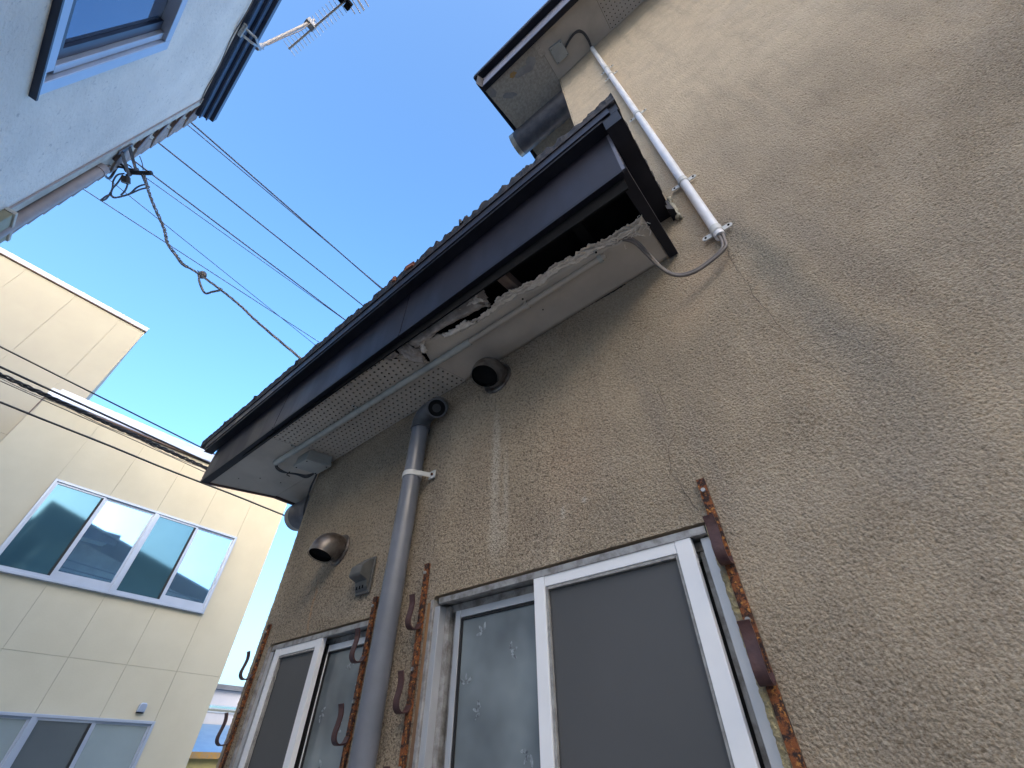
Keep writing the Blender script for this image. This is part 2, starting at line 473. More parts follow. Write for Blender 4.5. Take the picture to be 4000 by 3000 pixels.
# body behind the face: returns of the openings, side walls, the rest of the wall
b = MB()
for (x0, x1, t) in WIN:
    b.add([(x0, D+.004, ZB), (x0, D+.14, ZB), (x0, D+.14, t), (x0, D+.004, t)], [(0, 1, 2, 3)])
    b.add([(x1, D+.004, ZB), (x1, D+.14, ZB), (x1, D+.14, t), (x1, D+.004, t)], [(3, 2, 1, 0)])
    b.add([(x0, D+.004, t), (x1, D+.004, t), (x1, D+.14, t), (x0, D+.14, t)], [(0, 1, 2, 3)])
    b.add([(x0, D+.004, ZB), (x1, D+.004, ZB), (x1, D+.14, ZB), (x0, D+.14, ZB)], [(3, 2, 1, 0)])
b.build('window_reveal', 'stucco_flat', house)
b = MB()
xx = [XL+.004, WIN[0][0], WIN[0][1], WIN[1][0], WIN[1][1], 9.0]
for i in range(5):
    if i in (1, 3): 
        b.box(xx[i], xx[i+1], D+.02, D+.14, 0, ZB-.002); b.box(xx[i], xx[i+1], D+.02, D+.14, (2.042, 0, 2.052)[i-1]+.012, 3.06)
    else: b.box(xx[i]+(.004 if i else 0), xx[i+1]-.004, D+.02, D+.14, 0, 3.06)
b.hexa([(XC+.012, D+.02, 3.06), (9, D+.02, 3.06), (9, 8, 3.06), (XC+.012, 8, 3.06), (XC+.012, D+.02, 6.90), (9, D+.02, 6.90), (9, 8, 5.3), (XC+.012, 8, 5.3)])
b.box(XL+.004, XL+.15, D+.14, 6, 0, 3.03)
b.box(XL+.16, 9, D+.9, 8, 0, 3.05)
b.build('wall_body', 'stucco_flat', house)
MB().box(XR-.02, 9, D+.001, D+.019, 0, 6.9).build('far_wall', 'stucco_flat', house)
c = MB()
c.tube([(XL+.012, D+.012, 0), (XL+.012, D+.012, 3.05)], .014, 10)
c.build('corner_edge', 'stucco_flat', house, True); c = MB()
c.tube([(XC+.010, D+.012, 3.5), (XC+.010, D+.012, 6.75)], .012, 10)
c.build('corner_edge', 'stucco_flat', house, True)
# hairline cracks
def crack(P, wd):
    P = [Vector((p[0], D-.0035, p[1])) for p in P]; Q = []
    for i in range(len(P)-1):
        for k in range(6):
            t = k/6; q = P[i].lerp(P[i+1], t); q.x += random.uniform(-.004, .004); q.z += random.uniform(-.004, .004); Q.append(q)
    Q.append(P[-1])
    m = MB()
    m.tube(Q, [wd*random.uniform(.4, 1.3) for _ in Q], 4)
    return m
crack([(.132, 3.02), (.123, 2.90), (.12, 2.72), (.134, 2.53), (.149, 2.41), (.18, 2.33)], .0007).build('crack', 'dirt', house)
crack([(-.258, 2.33), (-.29, 2.28), (-.305, 2.20), (-.262, 2.07)], .0009).build('crack', 'dirt', house)
crack([(-.262, 2.52), (-.265, 2.44), (-.255, 2.38)], .0007).build('crack', 'dirt', house)

# yellow filler along the right jamb of the big window
m = MB()
m.grid(lambda u, v: (-.258+.020*u+.003*noise.noise(Vector((u*2, v*60, 1)))+.002*noise.noise(Vector((u*3, v*170, 5))), D-.006-.010*math.sin(u*math.pi)*(.5+noise.noise(Vector((u*5, v*110, 3)))), 2.03-v*1.05), 5, 300)
m.build('jamb_filler', 'foam', house, True)

# ------------------------------------------------------------------ windows
def sliding_window(x0, x1, top, sx0, sx1, screen_right):
    y = D
    f = MB()
    # outer frame : jambs, head
    f.box(x0+.002, x0+.028, y+.004, y+.10, ZB, top-.035)
    f.box(x0+.0285, x1-.0285, y+.070, y+.10, top-.060, top-.036)
    win = f.build('window', 'alu', house, bevel=.0015)
    MB().box(x1-.028, x1-.002, y+.012, y+.10, ZB, top-.035).build('jamb', 'alu', win, bevel=.0015)
    if screen_right:
        MB().box(x0-.026, x0-.0125, y-.007, y+.02, ZB, top-.02).build('sealant_strip', 'sealbrown', win)
    h = MB()
    h.box(x0+.03, x1-.004, y-.006, y+.012, top-.032, top-.012)
    h.box(x0+.03, x1-.004, y+.014, y+.10, top-.024, top-.010)
    h.build('head_flashing', 'alu_dirty', win, bevel=.001)
    j = MB()
    j.box(x0-.012, x0+.0015, y-.006, y+.09, ZB, top-.012)
    j.build('jamb_trim', 'alu_dirty', win, bevel=.001); j = MB()
    j.box(x0+.029, x0+.05, y+.035, y+.10, ZB, top-.036)
    j.box(x0+.056, x0+.075, y+.055, y+.10, ZB, top-.036)
    j.build('jamb_track', 'alu_dirty', win, bevel=.001); j = MB()
    j.box(x1-.05, x1-.031, y+.055, y+.10, ZB, top-.036)
    j.build('jamb_track', 'alu_dirty', win, bevel=.001)
    t = MB(); t.box(x0+.03, x1-.03, y+.05, y+.062, top-.052, top-.028); t.box(x0+.03, x1-.03, y+.085, y+.10, top-.062, top-.028)
    t.build('head_track', 'alu_dirty', win)
    bk = MB(); bk.box(x0+.003, x1-.003, y+.101, y+.11, ZB, top-.004); bk.build('window_back', 'gasket', win)
    # screen frame (front)
    sw = .043
    s = MB()
    s.box(sx0, sx0+sw-.003, y-.004, y+.018, ZB, top-.022)
    s.box(sx1-sw, sx1, y-.004, y+.018, ZB, top-.022)
    s.box(sx0+sw-.002, sx1-sw-.001, y-.002, y+.016, top-.062, top-.024)
    s.build('screen_frame', 'whitealu' , win, bevel=.0015)
    q = MB()
    q.box(sx0+sw-.001, sx0+sw+.006, y+.0, y+.010, ZB, top-.0635)
    q.box(sx1-sw-.0075, sx1-sw-.0015, y+.0, y+.010, ZB, top-.0635)
    q.box(sx0+sw+.007, sx1-sw-.009, y+.0, y+.010, top-.071, top-.0635)
    q.build('screen_spline', 'seal', win)
    MB().box(sx0+sw+.007, sx1-sw-.009, y+.012, y+.0135, ZB, top-.072).build('insect_screen', 'screen', win)
    # glass sash (rear) on the other side
    if screen_right: gx0, gx1 = x0+.082, sx0+.03
    else: gx0, gx1 = sx1-.02, x1-.036
    s = MB()
    s.box(gx0-.006, gx0+.016, y+.040, y+.062, ZB, top-.054)
    s.box(gx1-.02, gx1, y+.040, y+.062, ZB, top-.054)
    s.box(gx0+.017, gx1-.021, y+.041, y+.061, top-.078, top-.054)
    s.build('sash', 'alu' if screen_right else 'whitealu', win, bevel=.0015)
    k = MB()
    k.box(gx0+.0165, gx0+.024, y+.044, y+.052, ZB, top-.080)
    k.box(gx0+.0245, gx1-.0215, y+.044, y+.052, top-.086, top-.0805)
    if not screen_right: k.box(gx0-.002, gx0+.016, y+.034, y+.039, ZB, top-.05)
    k.build('gasket', 'gasket', win)
    MB().box(gx0+.0245, gx1-.0215, y+.050, y+.054, ZB, top-.0865).build('glass_pane', 'frosted', win)
    # etched leaf sprigs on the frosted glass
    l = MB(); rr = random.Random(3 if screen_right else 5)
    def leaf(cx, cz, a, s_):
        P = []
        for k_ in range(8):
            t_ = k_/8*2*math.pi
            lx = math.cos(t_)*s_; lz = math.sin(t_)*s_*.38*(1-.25*math.cos(t_))
            P.append((cx+lx*math.cos(a)-lz*math.sin(a), y+.0495, cz+lx*math.sin(a)+lz*math.cos(a)))
        P = [p for p in P]
        l.add(P, [tuple(range(8))])
    for q_ in range(9):
        cx = rr.uniform(gx0+.05, gx1-.05); cz = top-.14-q_*.075+rr.uniform(-.02, .02); a = rr.uniform(0, 6.28)
        for k_ in range(3):
            aa = a+(-.9, 0, .9)[k_]
            leaf(cx+math.cos(aa)*.020, cz+math.sin(aa)*.020, aa, .014)
    l.build('leaf_print', 'leaf', win, kind='stuff')
    return win
wb = sliding_window(*WIN[1], -.812, -.305, True)
wa = sliding_window(*WIN[0], -2.325, -1.945, False)

# ------------------------------------------------------------------ lower eave
def zs_(x): return 3.0544+.03256*(x+2.574)
def fx(t, xa, xb, xc2, xd): pass
YI, YO, YD, YW = .757, .713, .658, 1.146
def board(name, c4, mat, th=.012, mb=None, nx_=1, **kw):
    """soffit board from 4 plan corners: fascia-left, fascia-right, wall-right, wall-left"""
    m = MB()
    p = [(x, y, zs_(x)) for x, y in c4]
    m.hexa(p+[(x, y, z+th) for x, y, z in p])
    return m.build(name, mat, house, **kw)
board('soffit_board', [(-3.228, YI), (-2.440, YI), (-2.326, YW), (-3.062, YW)], 'soffit')
# behind the wall line under the gable overhang
m = MB()
p = [(-3.058, YW+.006), (-2.55, YW+.006), (-2.55, 3.2), (-2.35, 3.2)]
p = [(-3.058, YW+.006), (-2.545, YW+.006), (-2.545, 3.4), (-3.0, 3.4)]
m.hexa([(x, y, zs_(x)+.006) for x, y in p]+[(x, y, zs_(x)+.02) for x, y in p])
m.build('gable_soffit', 'soffit', house)
# perforated board, real holes
m = MB()
A, D_ = (-2.438, YI), (-2.324, YW)
def xb_(v):
    return -1.417+(.163)*min(v/.43, 1)+.052*max(0, (v-.43)/.57)
nu, nv = 32, 14
def bil(u, v):
    x = (A[0]*(1-v)+D_[0]*v)*(1-u)+xb_(v)*u
    y = YI*(1-v)+YW*v
    return (x, y, zs_(x))
for j in range(nv):
    for i in range(nu):
        u0, u1, v0, v1 = i/nu, (i+1)/nu, j/nv, (j+1)/nv
        uc, vc = (u0+u1)/2, (v0+v1)/2
        P = []
        for (a_, b2) in ((-1, -1), (0, -1), (1, -1), (1, 0), (1, 1), (0, 1), (-1, 1), (-1, 0)):
            P.append(bil(uc+a_*(u1-u0)/2, vc+b2*(v1-v0)/2))
        cc = bil(uc, vc)
        torn = (i >= nu-1 and j > 20)
        ang = [-135, -90, -45, 0, 45, 90, 135, 180]
        r = .0064
        H = [(cc[0]+r*math.cos(R(a)), cc[1]+r*math.sin(R(a)), cc[2]) for a in ang]
        H2 = [(h[0], h[1], h[2]+.006) for h in H]
        F = [(k, (k+1) % 8, 8+(k+1) % 8, 8+k) for k in range(8)]+[(8+k, 8+(k+1) % 8, 16+(k+1) % 8, 16+k) for k in range(8)]
        m.add(P+H+H2, F)
m.build('perforated_board', 'soffit', house)
# black sheets painting in the eave cavity's shade, closed
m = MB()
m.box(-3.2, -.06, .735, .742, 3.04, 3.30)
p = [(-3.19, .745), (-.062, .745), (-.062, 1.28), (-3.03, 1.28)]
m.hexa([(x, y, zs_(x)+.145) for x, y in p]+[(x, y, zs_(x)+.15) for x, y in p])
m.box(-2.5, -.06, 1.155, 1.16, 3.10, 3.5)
m.build('cavity_shade', 'black', house)
m = MB()
for x in (-.655,):
    m.hexa([(x-.022+dx, y, zs_(x)+z) for z in (.02, .075) for dx, y in ((-.02, .745), (.025, .745), (.055, 1.15), (.01, 1.15))])
m.build('rafter', 'wood', house)
m = MB()
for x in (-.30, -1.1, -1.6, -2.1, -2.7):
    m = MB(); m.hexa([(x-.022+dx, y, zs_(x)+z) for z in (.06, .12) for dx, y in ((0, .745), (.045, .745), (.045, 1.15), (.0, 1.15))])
    m.build('rafter', 'black', house)  # rafters blackened, cavity shade put into their colour

# torn board
edge = [(-1.252, .925), (-1.240, .915), (-1.222, .880), (-1.208, .822), (-1.158, .816), (-1.093, .828), (-1.036, .858), (-.956, .884), (-.865, .892), (-.804, .896), (-.74, .889), (-.675, .890), (-.563, .918), (-.447, .908), (-.355, .925), (-.274, .932), (-.19, .950), (-.101, .956), (-.066, .945)]
def eY(x):
    for i in range(len(edge)-1):
        if edge[i][0] <= x <= edge[i+1][0]:
            t = (x-edge[i][0])/(edge[i+1][0]-edge[i][0]); return edge[i][1]*(1-t)+edge[i+1][1]*t
    return edge[0][1] if x < edge[0][0] else edge[-1][1]
def nz_(x, f, s=0.): return noise.noise(Vector((x*f, s, 1.7)))
m = MB()
def tb(u, v):
    xe = -1.252+u*1.186
    ye = eY(xe)+.010*nz_(xe, 38)+.006*nz_(xe, 95, 4)
    xw = -1.201+u*(1.141)
    x = xe*(1-v)+xw*v; y = ye*(1-v)+YW*v
    sag = -.010*math.exp(-((v*.3)/.05)**2)*max(0, nz_(xe, 9, 2)+.3)
    bulge = -.012*math.exp(-((x+.83)/.12)**2-((y-1.08)/.06)**2)
    return (x, y, zs_(x)+sag+bulge)
m.grid(tb, 220, 14, (0, 0, .006))
m.build('torn_soffit_board', 'soffit', house, True)
for li, (ext, dz, mt, x0) in enumerate([(.018, .003, 'fibre', -1.05), (.032, .009, 'fibre', -.86), (.044, .016, 'fibre', -.80)]):
    m = MB()
    def lay(u, v, ext=ext, dz=dz, li=li, x0=x0):
        x = x0+u*(-.068-x0)
        ye = eY(x)
        amp = min(1, (x-x0)/.08+.15)
        y = ye+.02*(1-v)-(ext*amp+.012*nz_(x, 14, li*7)+.010*nz_(x, 45, li*7)+.007*nz_(x, 120, li*3))*v
        curl = .010*nz_(x, 18, li*5+2)
        return (x, y, zs_(x)+dz-.006*v*v*(1.5+li*1.4)+curl*v)
    m.grid(lay, 260, 5, (0, 0, .0025))
    m.build('torn_layer', mt, house, True)
# little fibre tufts near the right end
m = MB(); rr = random.Random(4)
for k in range(34):
    x = -.07-rr.random()*.16; y = eY(x)-.012+rr.uniform(-.025, .03); z = zs_(x)+rr.uniform(-.002, .006)
    P = [(x, y, z)]
    for q in range(4): P.append((P[-1][0]+rr.uniform(-.012, .012), P[-1][1]+rr.uniform(-.012, .012), P[-1][2]+rr.uniform(-.010, .004)))
    m.tube(P, .0016, 4)
m.build('frayed_fibre', 'fibre', house, kind='stuff')
# peeled curling sheets
def sheet(name, c4, bulge, mt, sd, nu_=40, nv_=14, rag=.008, lift=(0, 0, 0, 0), th=.003, tw=0.):
    m = MB()
    a, b, c, d = c4
    def fn(u, v):
        x = (a[0]*(1-u)+b[0]*u)*(1-v)+(d[0]*(1-u)+c[0]*u)*v
        y = (a[1]*(1-u)+b[1]*u)*(1-v)+(d[1]*(1-u)+c[1]*u)*v
        eu = min(u, 1-u, v, 1-v)
        rg = rag*max(0, 1-eu*8)
        x += rg*noise.noise(Vector((u*14, v*14, sd))); y += rg*noise.noise(Vector((u*17, v*13, sd+9)))
        l_ = (lift[0]*(1-u)+lift[1]*u)*(1-v)+(lift[3]*(1-u)+lift[2]*u)*v
        z = zs_(x)+l_-bulge*math.sin(v*math.pi*(.85+tw*u))+.011*noise.noise(Vector((u*3.2, v*2.2, sd)))+.004*noise.noise(Vector((u*9, v*6, sd+3)))
        return (x, y, z)
    m.grid(fn, nu_, nv_, (0, 0, th))
    return m.build(name, mt, house, True)
sheet('peeled_sheet', [(-1.095, .762), (-.835, .770), (-.785, .858), (-1.085, .812)], .050, 'fibre_grey', 1.3, lift=(.004, .006, .034, .026))
sheet('peeled_sheet', [(-1.23, .762), (-1.102, .764), (-1.085, .812), (-1.212, .822)], .026, 'fibre_grey', 4.3, rag=.012)
sheet('peeled_sheet', [(-.845, .762), (-.752, .760), (-.775, .815), (-.80, .865)], .008, 'fibre_grey', 6.1, rag=.014, lift=(0, .01, .004, 0))
sheet('peeled_sheet', [(-1.318, .762), (-1.236, .775), (-1.205, .83), (-1.268, .90)], .034, 'fibre_grey', 8.1, rag=.014)
sheet('peeled_sheet', [(-1.36, .80), (-1.325, .80), (-1.25, .885), (-1.27, .93)], .010, 'soffit', 2.2, rag=.014)
sheet('peeled_sheet', [(-1.405, .762), (-1.33, .764), (-1.31, .80), (-1.385, .792)], .012, 'fibre_grey', 3.2, rag=.012)
sheet('peeled_flap', [(-1.225, .84), (-1.195, .80), (-1.16, .80), (-1.20, .86)], .022, 'fibre', 5.2, 20, 10, rag=.016, lift=(-.004, 0, -.01, -.012))
sheet('peeled_flap', [(-1.065, .832), (-.93, .856), (-.88, .894), (-1.05, .866)], .012, 'fibre', 7.7, 40, 8, rag=.02, lift=(-.022, -.004, 0, -.004))
sheet('peeled_flap', [(-.93, .778), (-.80, .775), (-.785, .815), (-.85, .80)], .016, 'fibre', 9.7, 30, 8, rag=.02, lift=(0, 0, -.01, 0))

# fascia panels: face, bottom lip, three lengths with open joints
def ztop(x): return 3.28+(x+3.30)*(3.498-3.28)/3.26
def prof(m, xa, xb, yz_a, yz_b):
    """extrude a closed y/z profile between two x stations"""
    k = len(yz_a)
    m.add([(xa(i) if callable(xa) else xa, *p) for i, p in enumerate(yz_a)]+[(xb, *p) for p in yz_b],
          [tuple(range(k)), tuple(range(2*k-1, k-1, -1))]+[(i, k+i, k+(i+1) % k, (i+1) % k) for i in range(k)])
for (xa, xb) in ((-3.236, -2.340), (-2.334, -1.238), (-1.232, -.052)):
    m = MB()
    pa = lambda x: [(YO, zs_(x)-.004), (YO+.012, zs_(x)-.002), (YO+.012, ztop(x)+.02), (YO, ztop(x)+.02)]
    prof(m, xa, xb, pa(xa), pa(xb))
    f1 = m.build('fascia_panel', 'fascia', house)
    m = MB()
    pb = lambda x: [(YO-.003, zs_(x)-.014), (YI+.003, zs_(x)-.006), (YI+.003, zs_(x)-.001), (YO-.003, zs_(x)+.004)]
    prof(m, xa, xb, pb(xa), pb(xb))
    m.build('bottom_lip', 'fascia_dark', f1)
    if xb < -1:
        m = MB(); m.box(xb+.0005, xb+.0055, YO+.004, YO+.014, zs_(xb)-.002, ztop(xb)); m.build('panel_joint', 'black', f1)
# drip edge strip above
m = MB()
pd = lambda x: [(YD, ztop(x)), (YO-.001, ztop(x)+.004), (YO-.001, ztop(x)+.126), (YD, ztop(x)+.118)]
prof(m, -3.33, .0, pd(-3.33), pd(.0))
m.build('drip_edge', 'fascia_dark', house)
m = MB()
pd = lambda x: [(YD-.006, ztop(x)+.022), (YD-.001, ztop(x)+.022), (YD-.001, ztop(x)+.088), (YD-.006, ztop(x)+.088)]
prof(m, -3.34, .0, pd(-3.34), pd(.0))
m.build('drip_flashing', 'fascia', house)
# ragged rim
m = MB()
def rim(u, v):
    x = -3.45+u*3.49
    rag = .012*nz_(x, 26)+.009*nz_(x, 70, 3)+.006*abs(nz_(x, 140, 8))
    amp = .35+.65*max(0, min(1, (x+2.4)/1.0))
    top = ztop(x)+.119+.022+rag*amp*2.4
    z = ztop(x)+.086+(top-ztop(x)-.086)*v
    y = YD-.012-.006*v+.012*nz_(x, 30, 6)*v*amp
    return (x, y, z)
m.grid(rim, 420, 3, (0, .05, .004))
m.build('ragged_roof_edge', 'rim', house)
# scraps and seam ends along the rim
def scrap(x, w_, h_, mt, nm='roof_scrap'):
    m = MB(); z = ztop(x)+.13
    m.hexa([(x-w_, YD-.022, z-.01), (x+w_, YD-.022, z-.012), (x+w_, YD+.01, z-.012), (x-w_, YD+.01, z-.01), (x-w_*.8, YD-.026, z+h_), (x+w_*1.1, YD-.022, z+h_*.8), (x+w_, YD+.01, z+h_*.8), (x-w_*.7, YD+.01, z+h_)])
    m.build(nm, mt, house)
scrap(-1.19, .032, .022, 'rust_bit'); scrap(-1.31, .010, .028, 'rust_bit')
for x in (-2.23, -2.72, -3.12): scrap(x, .009, .018, 'fascia_dark', 'seam_end')
m = MB(); m.tube([(-.82, YD-.01, ztop(-.82)+.13), (-.826, YD-.016, ztop(-.82)+.175), (-.83, YD-.02, ztop(-.82)+.185)], [.012, .008, .002], 5); m.tube([(-.805, YD-.01, ztop(-.8)+.13), (-.80, YD-.016, ztop(-.8)+.16)], [.012, .003], 5)
m.build('roof_scrap', 'rim', house)
# roof sheet
m = MB()
m.add([(-3.45, YD-.01, ztop(-3.45)+.135), (.03, YD-.01, ztop(.03)+.135), (.03, D, ztop(.03)+.17), (-3.45, D, ztop(-3.45)+.17), (-.27, D, ztop(-.27)+.175), (-.27, 7, ztop(-.27)+.7), (-3.45, 7, ztop(-3.45)+.7)], [(0, 1, 2, 4, 3), (3, 4, 5, 6)])
m.build('roof_sheet', 'fascia_dark', house)
# right return of the eave
m = MB()
m.box(-.052, -.040, YO, D-.004, zs_(-.05)+.002, 3.50)
rr_ = m.build('end_fascia', 'fascia_grey', house)
m = MB()
m.hexa([(-.078, YI-.002, zs_(0)-.012), (-.036, YO-.003, zs_(0)-.012), (-.022, D-.004, zs_(0)-.012), (-.058, D-.004, zs_(0)-.012),
        (-.078, YI-.002, zs_(0)+.002), (-.036, YO-.003, zs_(0)+.03), (-.022, D-.004, zs_(0)+.03), (-.058, D-.004, zs_(0)+.002)])
m.build('end_lip', 'fascia_dark', rr_)
m = MB()
m.box(-.039, .028, YD, D-.003, 3.40, 3.504)
m.box(-.039, .034, YD, D-.003, 3.506, 3.60)
m.build('end_drip_edge', 'fascia_dark', rr_)
m = MB()
m.grid(lambda u, v: (.034+.008*nz_(u*.6, 40, 9)+.004*v, YD-.01+u*(D-YD+.004), 3.58+v*.055), 60, 1, (-.03, 0, .004))
m.build('end_rim', 'rim', rr_)
m = MB(); m.hexa([(.02, 1.08, 3.36), (.045, 1.10, 3.36), (.045, D, 3.36), (.02, D, 3.36), (.02, 1.08, 3.42), (.038, 1.10, 3.46), (.04, D, 3.46), (.02, D, 3.46)])
m.build('end_tail', 'fascia_dark', rr_)
m = MB()
m.grid(lambda u, v: (.036+.02*u+.01*noise.noise(Vector((u*3, v*6, 2))), D-.012-.012*math.sin(u*3.1), 3.335+v*.19+.01*noise.noise(Vector((u*4, v*4, 7)))), 8, 16, (0, .012, 0))
m.build('mortar_fill', 'mortar', house, True)
# left gable end trim
m = MB()
for (o1, o2, z0, z1, mt) in ((0, .012, -.012, .24, 'brown_trim'), (-.012, -.002, .03, .26, 'fascia_dark')):
    q = MB()
    q.hexa([(-3.245+o1, YO, zs_(-3.24)+z0), (-3.245+o2, YO, zs_(-3.24)+z0), (-3.070+o2, YW, zs_(-3.05)+z0), (-3.070+o1, YW, zs_(-3.05)+z0),
            (-3.245+o1, YO, zs_(-3.24)+z1), (-3.245+o2, YO, zs_(-3.24)+z1), (-3.070+o2, YW, zs_(-3.05)+z1), (-3.070+o1, YW, zs_(-3.05)+z1)])
    q.hexa([(-3.070+o1, YW+.002, zs_(-3.07)+z0), (-3.070+o2, YW+.002, zs_(-3.07)+z0), (-3.01+o2, 3.4, zs_(-3.07)+z0), (-3.01+o1, 3.4, zs_(-3.07)+z0),
            (-3.070+o1, YW+.002, zs_(-3.07)+z1), (-3.070+o2, YW+.002, zs_(-3.07)+z1), (-3.01+o2, 3.4, zs_(-3.07)+z1), (-3.01+o1, 3.4, zs_(-3.07)+z1)])
    q.build('end_trim', mt, house)
# nail heads on the plain board
m = MB()
for (x, y) in ((-3.02, .86), (-2.91, .95), (-2.86, 1.07), (-.62, 1.03), (-.655, .98)):
    m.tube([(x, y, zs_(x)-.002), (x, y, zs_(x)+.002)], .0035, 8)
m.build('nail_head', 'black', house, kind='stuff')

# ------------------------------------------------------------------ upper eave
def zu(x): return 6.758+.10*(x+.263)
def ubox(m, pts2, z0, z1):
    m.hexa([(x, y, zu(x)+z0) for x, y in pts2]+[(x, y, zu(x)+z1) for x, y in pts2]); return m
m = MB(); ubox(m, [(-.905, .747), (-.268, .785-.04), (-.268, D+.02), (-.268-.6, D+.02)], 0, .012)
ubox(m, [(-.868, D+.02), (-.268, D+.02), (-.268, 1.62), (-.842, 1.62)], 0, .012)
m.build('upper_soffit_render', 'soffit_stucco', house)
m = MB(); ubox(m, [(-.842, 1.622), (-.268, 1.622), (-.268, 2.4), (-.80, 2.4)], -.004, .012)
m.build('upper_soffit_cream', 'cream_lit', house)
m = MB(); ubox(m, [(-.266, .747), (.345, .747), (.345, D-.003), (-.266, D-.003)], -.004, .010)
m.build('upper_soffit_board', 'soffit', house)
# upper perforated board
m = MB()
for j in range(11):
    for i in range(26):
        x0 = .347+i*.036; x1 = x0+.036; y0 = .747+j*.0365; y1 = y0+.0365
        xc0, yc0 = (x0+x1)/2, (y0+y1)/2
        P = [(xc0+a*.018, yc0+b2*.01825, zu(xc0+a*.018)-.004) for a, b2 in ((-1, -1), (0, -1), (1, -1), (1, 0), (1, 1), (0, 1), (-1, 1), (-1, 0))]
        H = [(xc0+.0055*math.cos(R(a)), yc0+.0055*math.sin(R(a)), zu(xc0)-.004) for a in (-135, -90, -45, 0, 45, 90, 135, 180)]
        H2 = [(h[0], h[1], h[2]+.008) for h in H]
        m.add(P+H+H2, [(k, (k+1) % 8, 8+(k+1) % 8, 8+k) for k in range(8)]+[(8+k, 8+(k+1) % 8, 16+(k+1) % 8, 16+k) for k in range(8)])
m.build('upper_perforated_board', 'soffit', house)
MB().box(-.85, 9, .76, 1.6, 6.90, 6.92).build('upper_cavity_shade', 'black', house)  # black sheet standing in for the shade above the upper soffit
def uprof(m, xa, xb, f):
    prof(m, xa, xb, f(xa), f(xb))
m = MB(); uprof(m, -.925, 9, lambda x: [(.70, zu(min(x, 2))-.02), (.75, zu(min(x, 2))-.012), (.75, zu(min(x, 2))+.0), (.70, zu(min(x, 2))+.02)])
m.build('upper_lip', 'fascia_dark', house)
m = MB(); uprof(m, -.93, 9, lambda x: [(.705, zu(min(x, 2))-.0), (.715, zu(min(x, 2))), (.715, zu(min(x, 2))+.42), (.705, zu(min(x, 2))+.42)])
m.build('upper_fascia', 'fascia_grey', house)
m = MB(); uprof(m, -1.0, 9, lambda x: [(.640, zu(min(x, 2))+.40), (.704, zu(min(x, 2))+.41), (.704, zu(min(x, 2))+.56), (.640, zu(min(x, 2))+.56)])
m.build('upper_gutter', 'fascia_dark', house)
m = MB(); uprof(m, -1.0, 9, lambda x: [(.633, zu(min(x, 2))+.43), (.639, zu(min(x, 2))+.43), (.639, zu(min(x, 2))+.45), (.633, zu(min(x, 2))+.45)])
m.build('gutter_bead', 'fascia_grey', house)
m = MB(); ubox(m, [(-.935, .64), (-.907, .70), (-.857, 1.66), (-.875, 1.66)], -.01, .33)
ubox(m, [(-.873, 1.662), (-.845, 1.662), (-.79, 2.6), (-.82, 2.6)], -.01, .30)
m.build('upper_end_trim', 'fascia_dark', house)
MB().hexa([(-.95, .66, 7.30), (9, .66, 7.30), (9, 8, 5.45), (-.95, 8, 5.45), (-.95, .66, 7.34), (9, .66, 7.34), (9, 8, 5.49), (-.95, 8, 5.49)]).build('upper_roof', 'fascia_dark', house)
m = MB()
def poly_patch(P, mt, nm, dz=-.002):
    q = MB(); q.prism([(x, y, zu(x)+dz) for x, y in P], (0, 0, .001)); q.build(nm, mt, house)
def blobpoly(cx, cy, rx, ry, rot, sd, n=22):
    out = []
    for k in range(n):
        a = k/n*2*math.pi; r = 1+.45*noise.noise(Vector((math.cos(a)*1.6, math.sin(a)*1.6, sd)))
        x, y = rx*r*math.cos(a), ry*r*math.sin(a)
        out.append((cx+x*math.cos(rot)-y*math.sin(rot), cy+x*math.sin(rot)+y*math.cos(rot)))
    return out
poly_patch(blobpoly(-.50, .86, .12, .035, .25, 1.1), 'patch_grey', 'bare_patch')
poly_patch(blobpoly(-.40, .85, .05, .045, 0, 5.1), 'patch_grey', 'bare_patch', -.003)
poly_patch(blobpoly(-.60, .82, .035, .022, 0, 2.1), 'patch_orange', 'bare_patch', -.004)
poly_patch(blobpoly(-.86, .80, .04, .05, 0, 3.1), 'patch_grey', 'bare_patch')
poly_patch(blobpoly(-.74, .93, .07, .03, .6, 4.1), 'patch_grey', 'bare_patch', -.003)
sheet_u = MB()
sheet_u.grid(lambda u, v: (-.30+.05*u+.02*noise.noise(Vector((u*5, v*5, 1))), .755+.13*v, zu(-.28)-.012-.014*math.sin(u*3)*noise.noise(Vector((u*4, v*7, 4)))), 8, 18, (0, 0, .003))
sheet_u.build('peeled_flap', 'soffit', house)

# ================================================================== pipes and fittings on the wall
# --- grey drain pipe
dp = thing('drain_pipe', 'grey plastic drain pipe with elbow running down between the windows', 'pipe', (-1.442, 1.09, 0))
PX, PY = -1.442, 1.092
MB().tube([(PX+.006, PY, 0), (PX, PY, 1.2), (PX-.006, PY, 2.90)], .0415, 32).build('pipe', 'pvc', dp, 'auto')
m = MB()
m.tube(smoothpath([(PX-.006, PY, 2.865), (PX-.004, PY, 2.905), (PX+.012, PY, 2.935), (PX+.042, PY, 2.950), (PX+.075, PY-.002, 2.952), (PX+.10, PY-.004, 2.948)], 6), .0475, 28)
m.build('elbow', 'pvc_dark', dp, 'auto')
a = Vector((PX+.115, PY-.006, 2.942)); d_ = Vector((.35, -.50, -.75)).normalized()
m = MB(); m.tube([a-d_*.055, a-d_*.045, a-d_*.025, a+d_*.03], [.02, .037, .050, .052], 28); m.build('elbow', 'pvc_dark', dp, 'auto')
m = MB(); m.tube([a+d_*.0295, a+d_*.034], .043, 28); m.build('clean_out_ring', 'black', dp, 'auto')
m = MB(); m.tube([a+d_*.034, a+d_*.036], .022, 24); m.build('clean_out_plug', 'gasket', dp, 'auto')
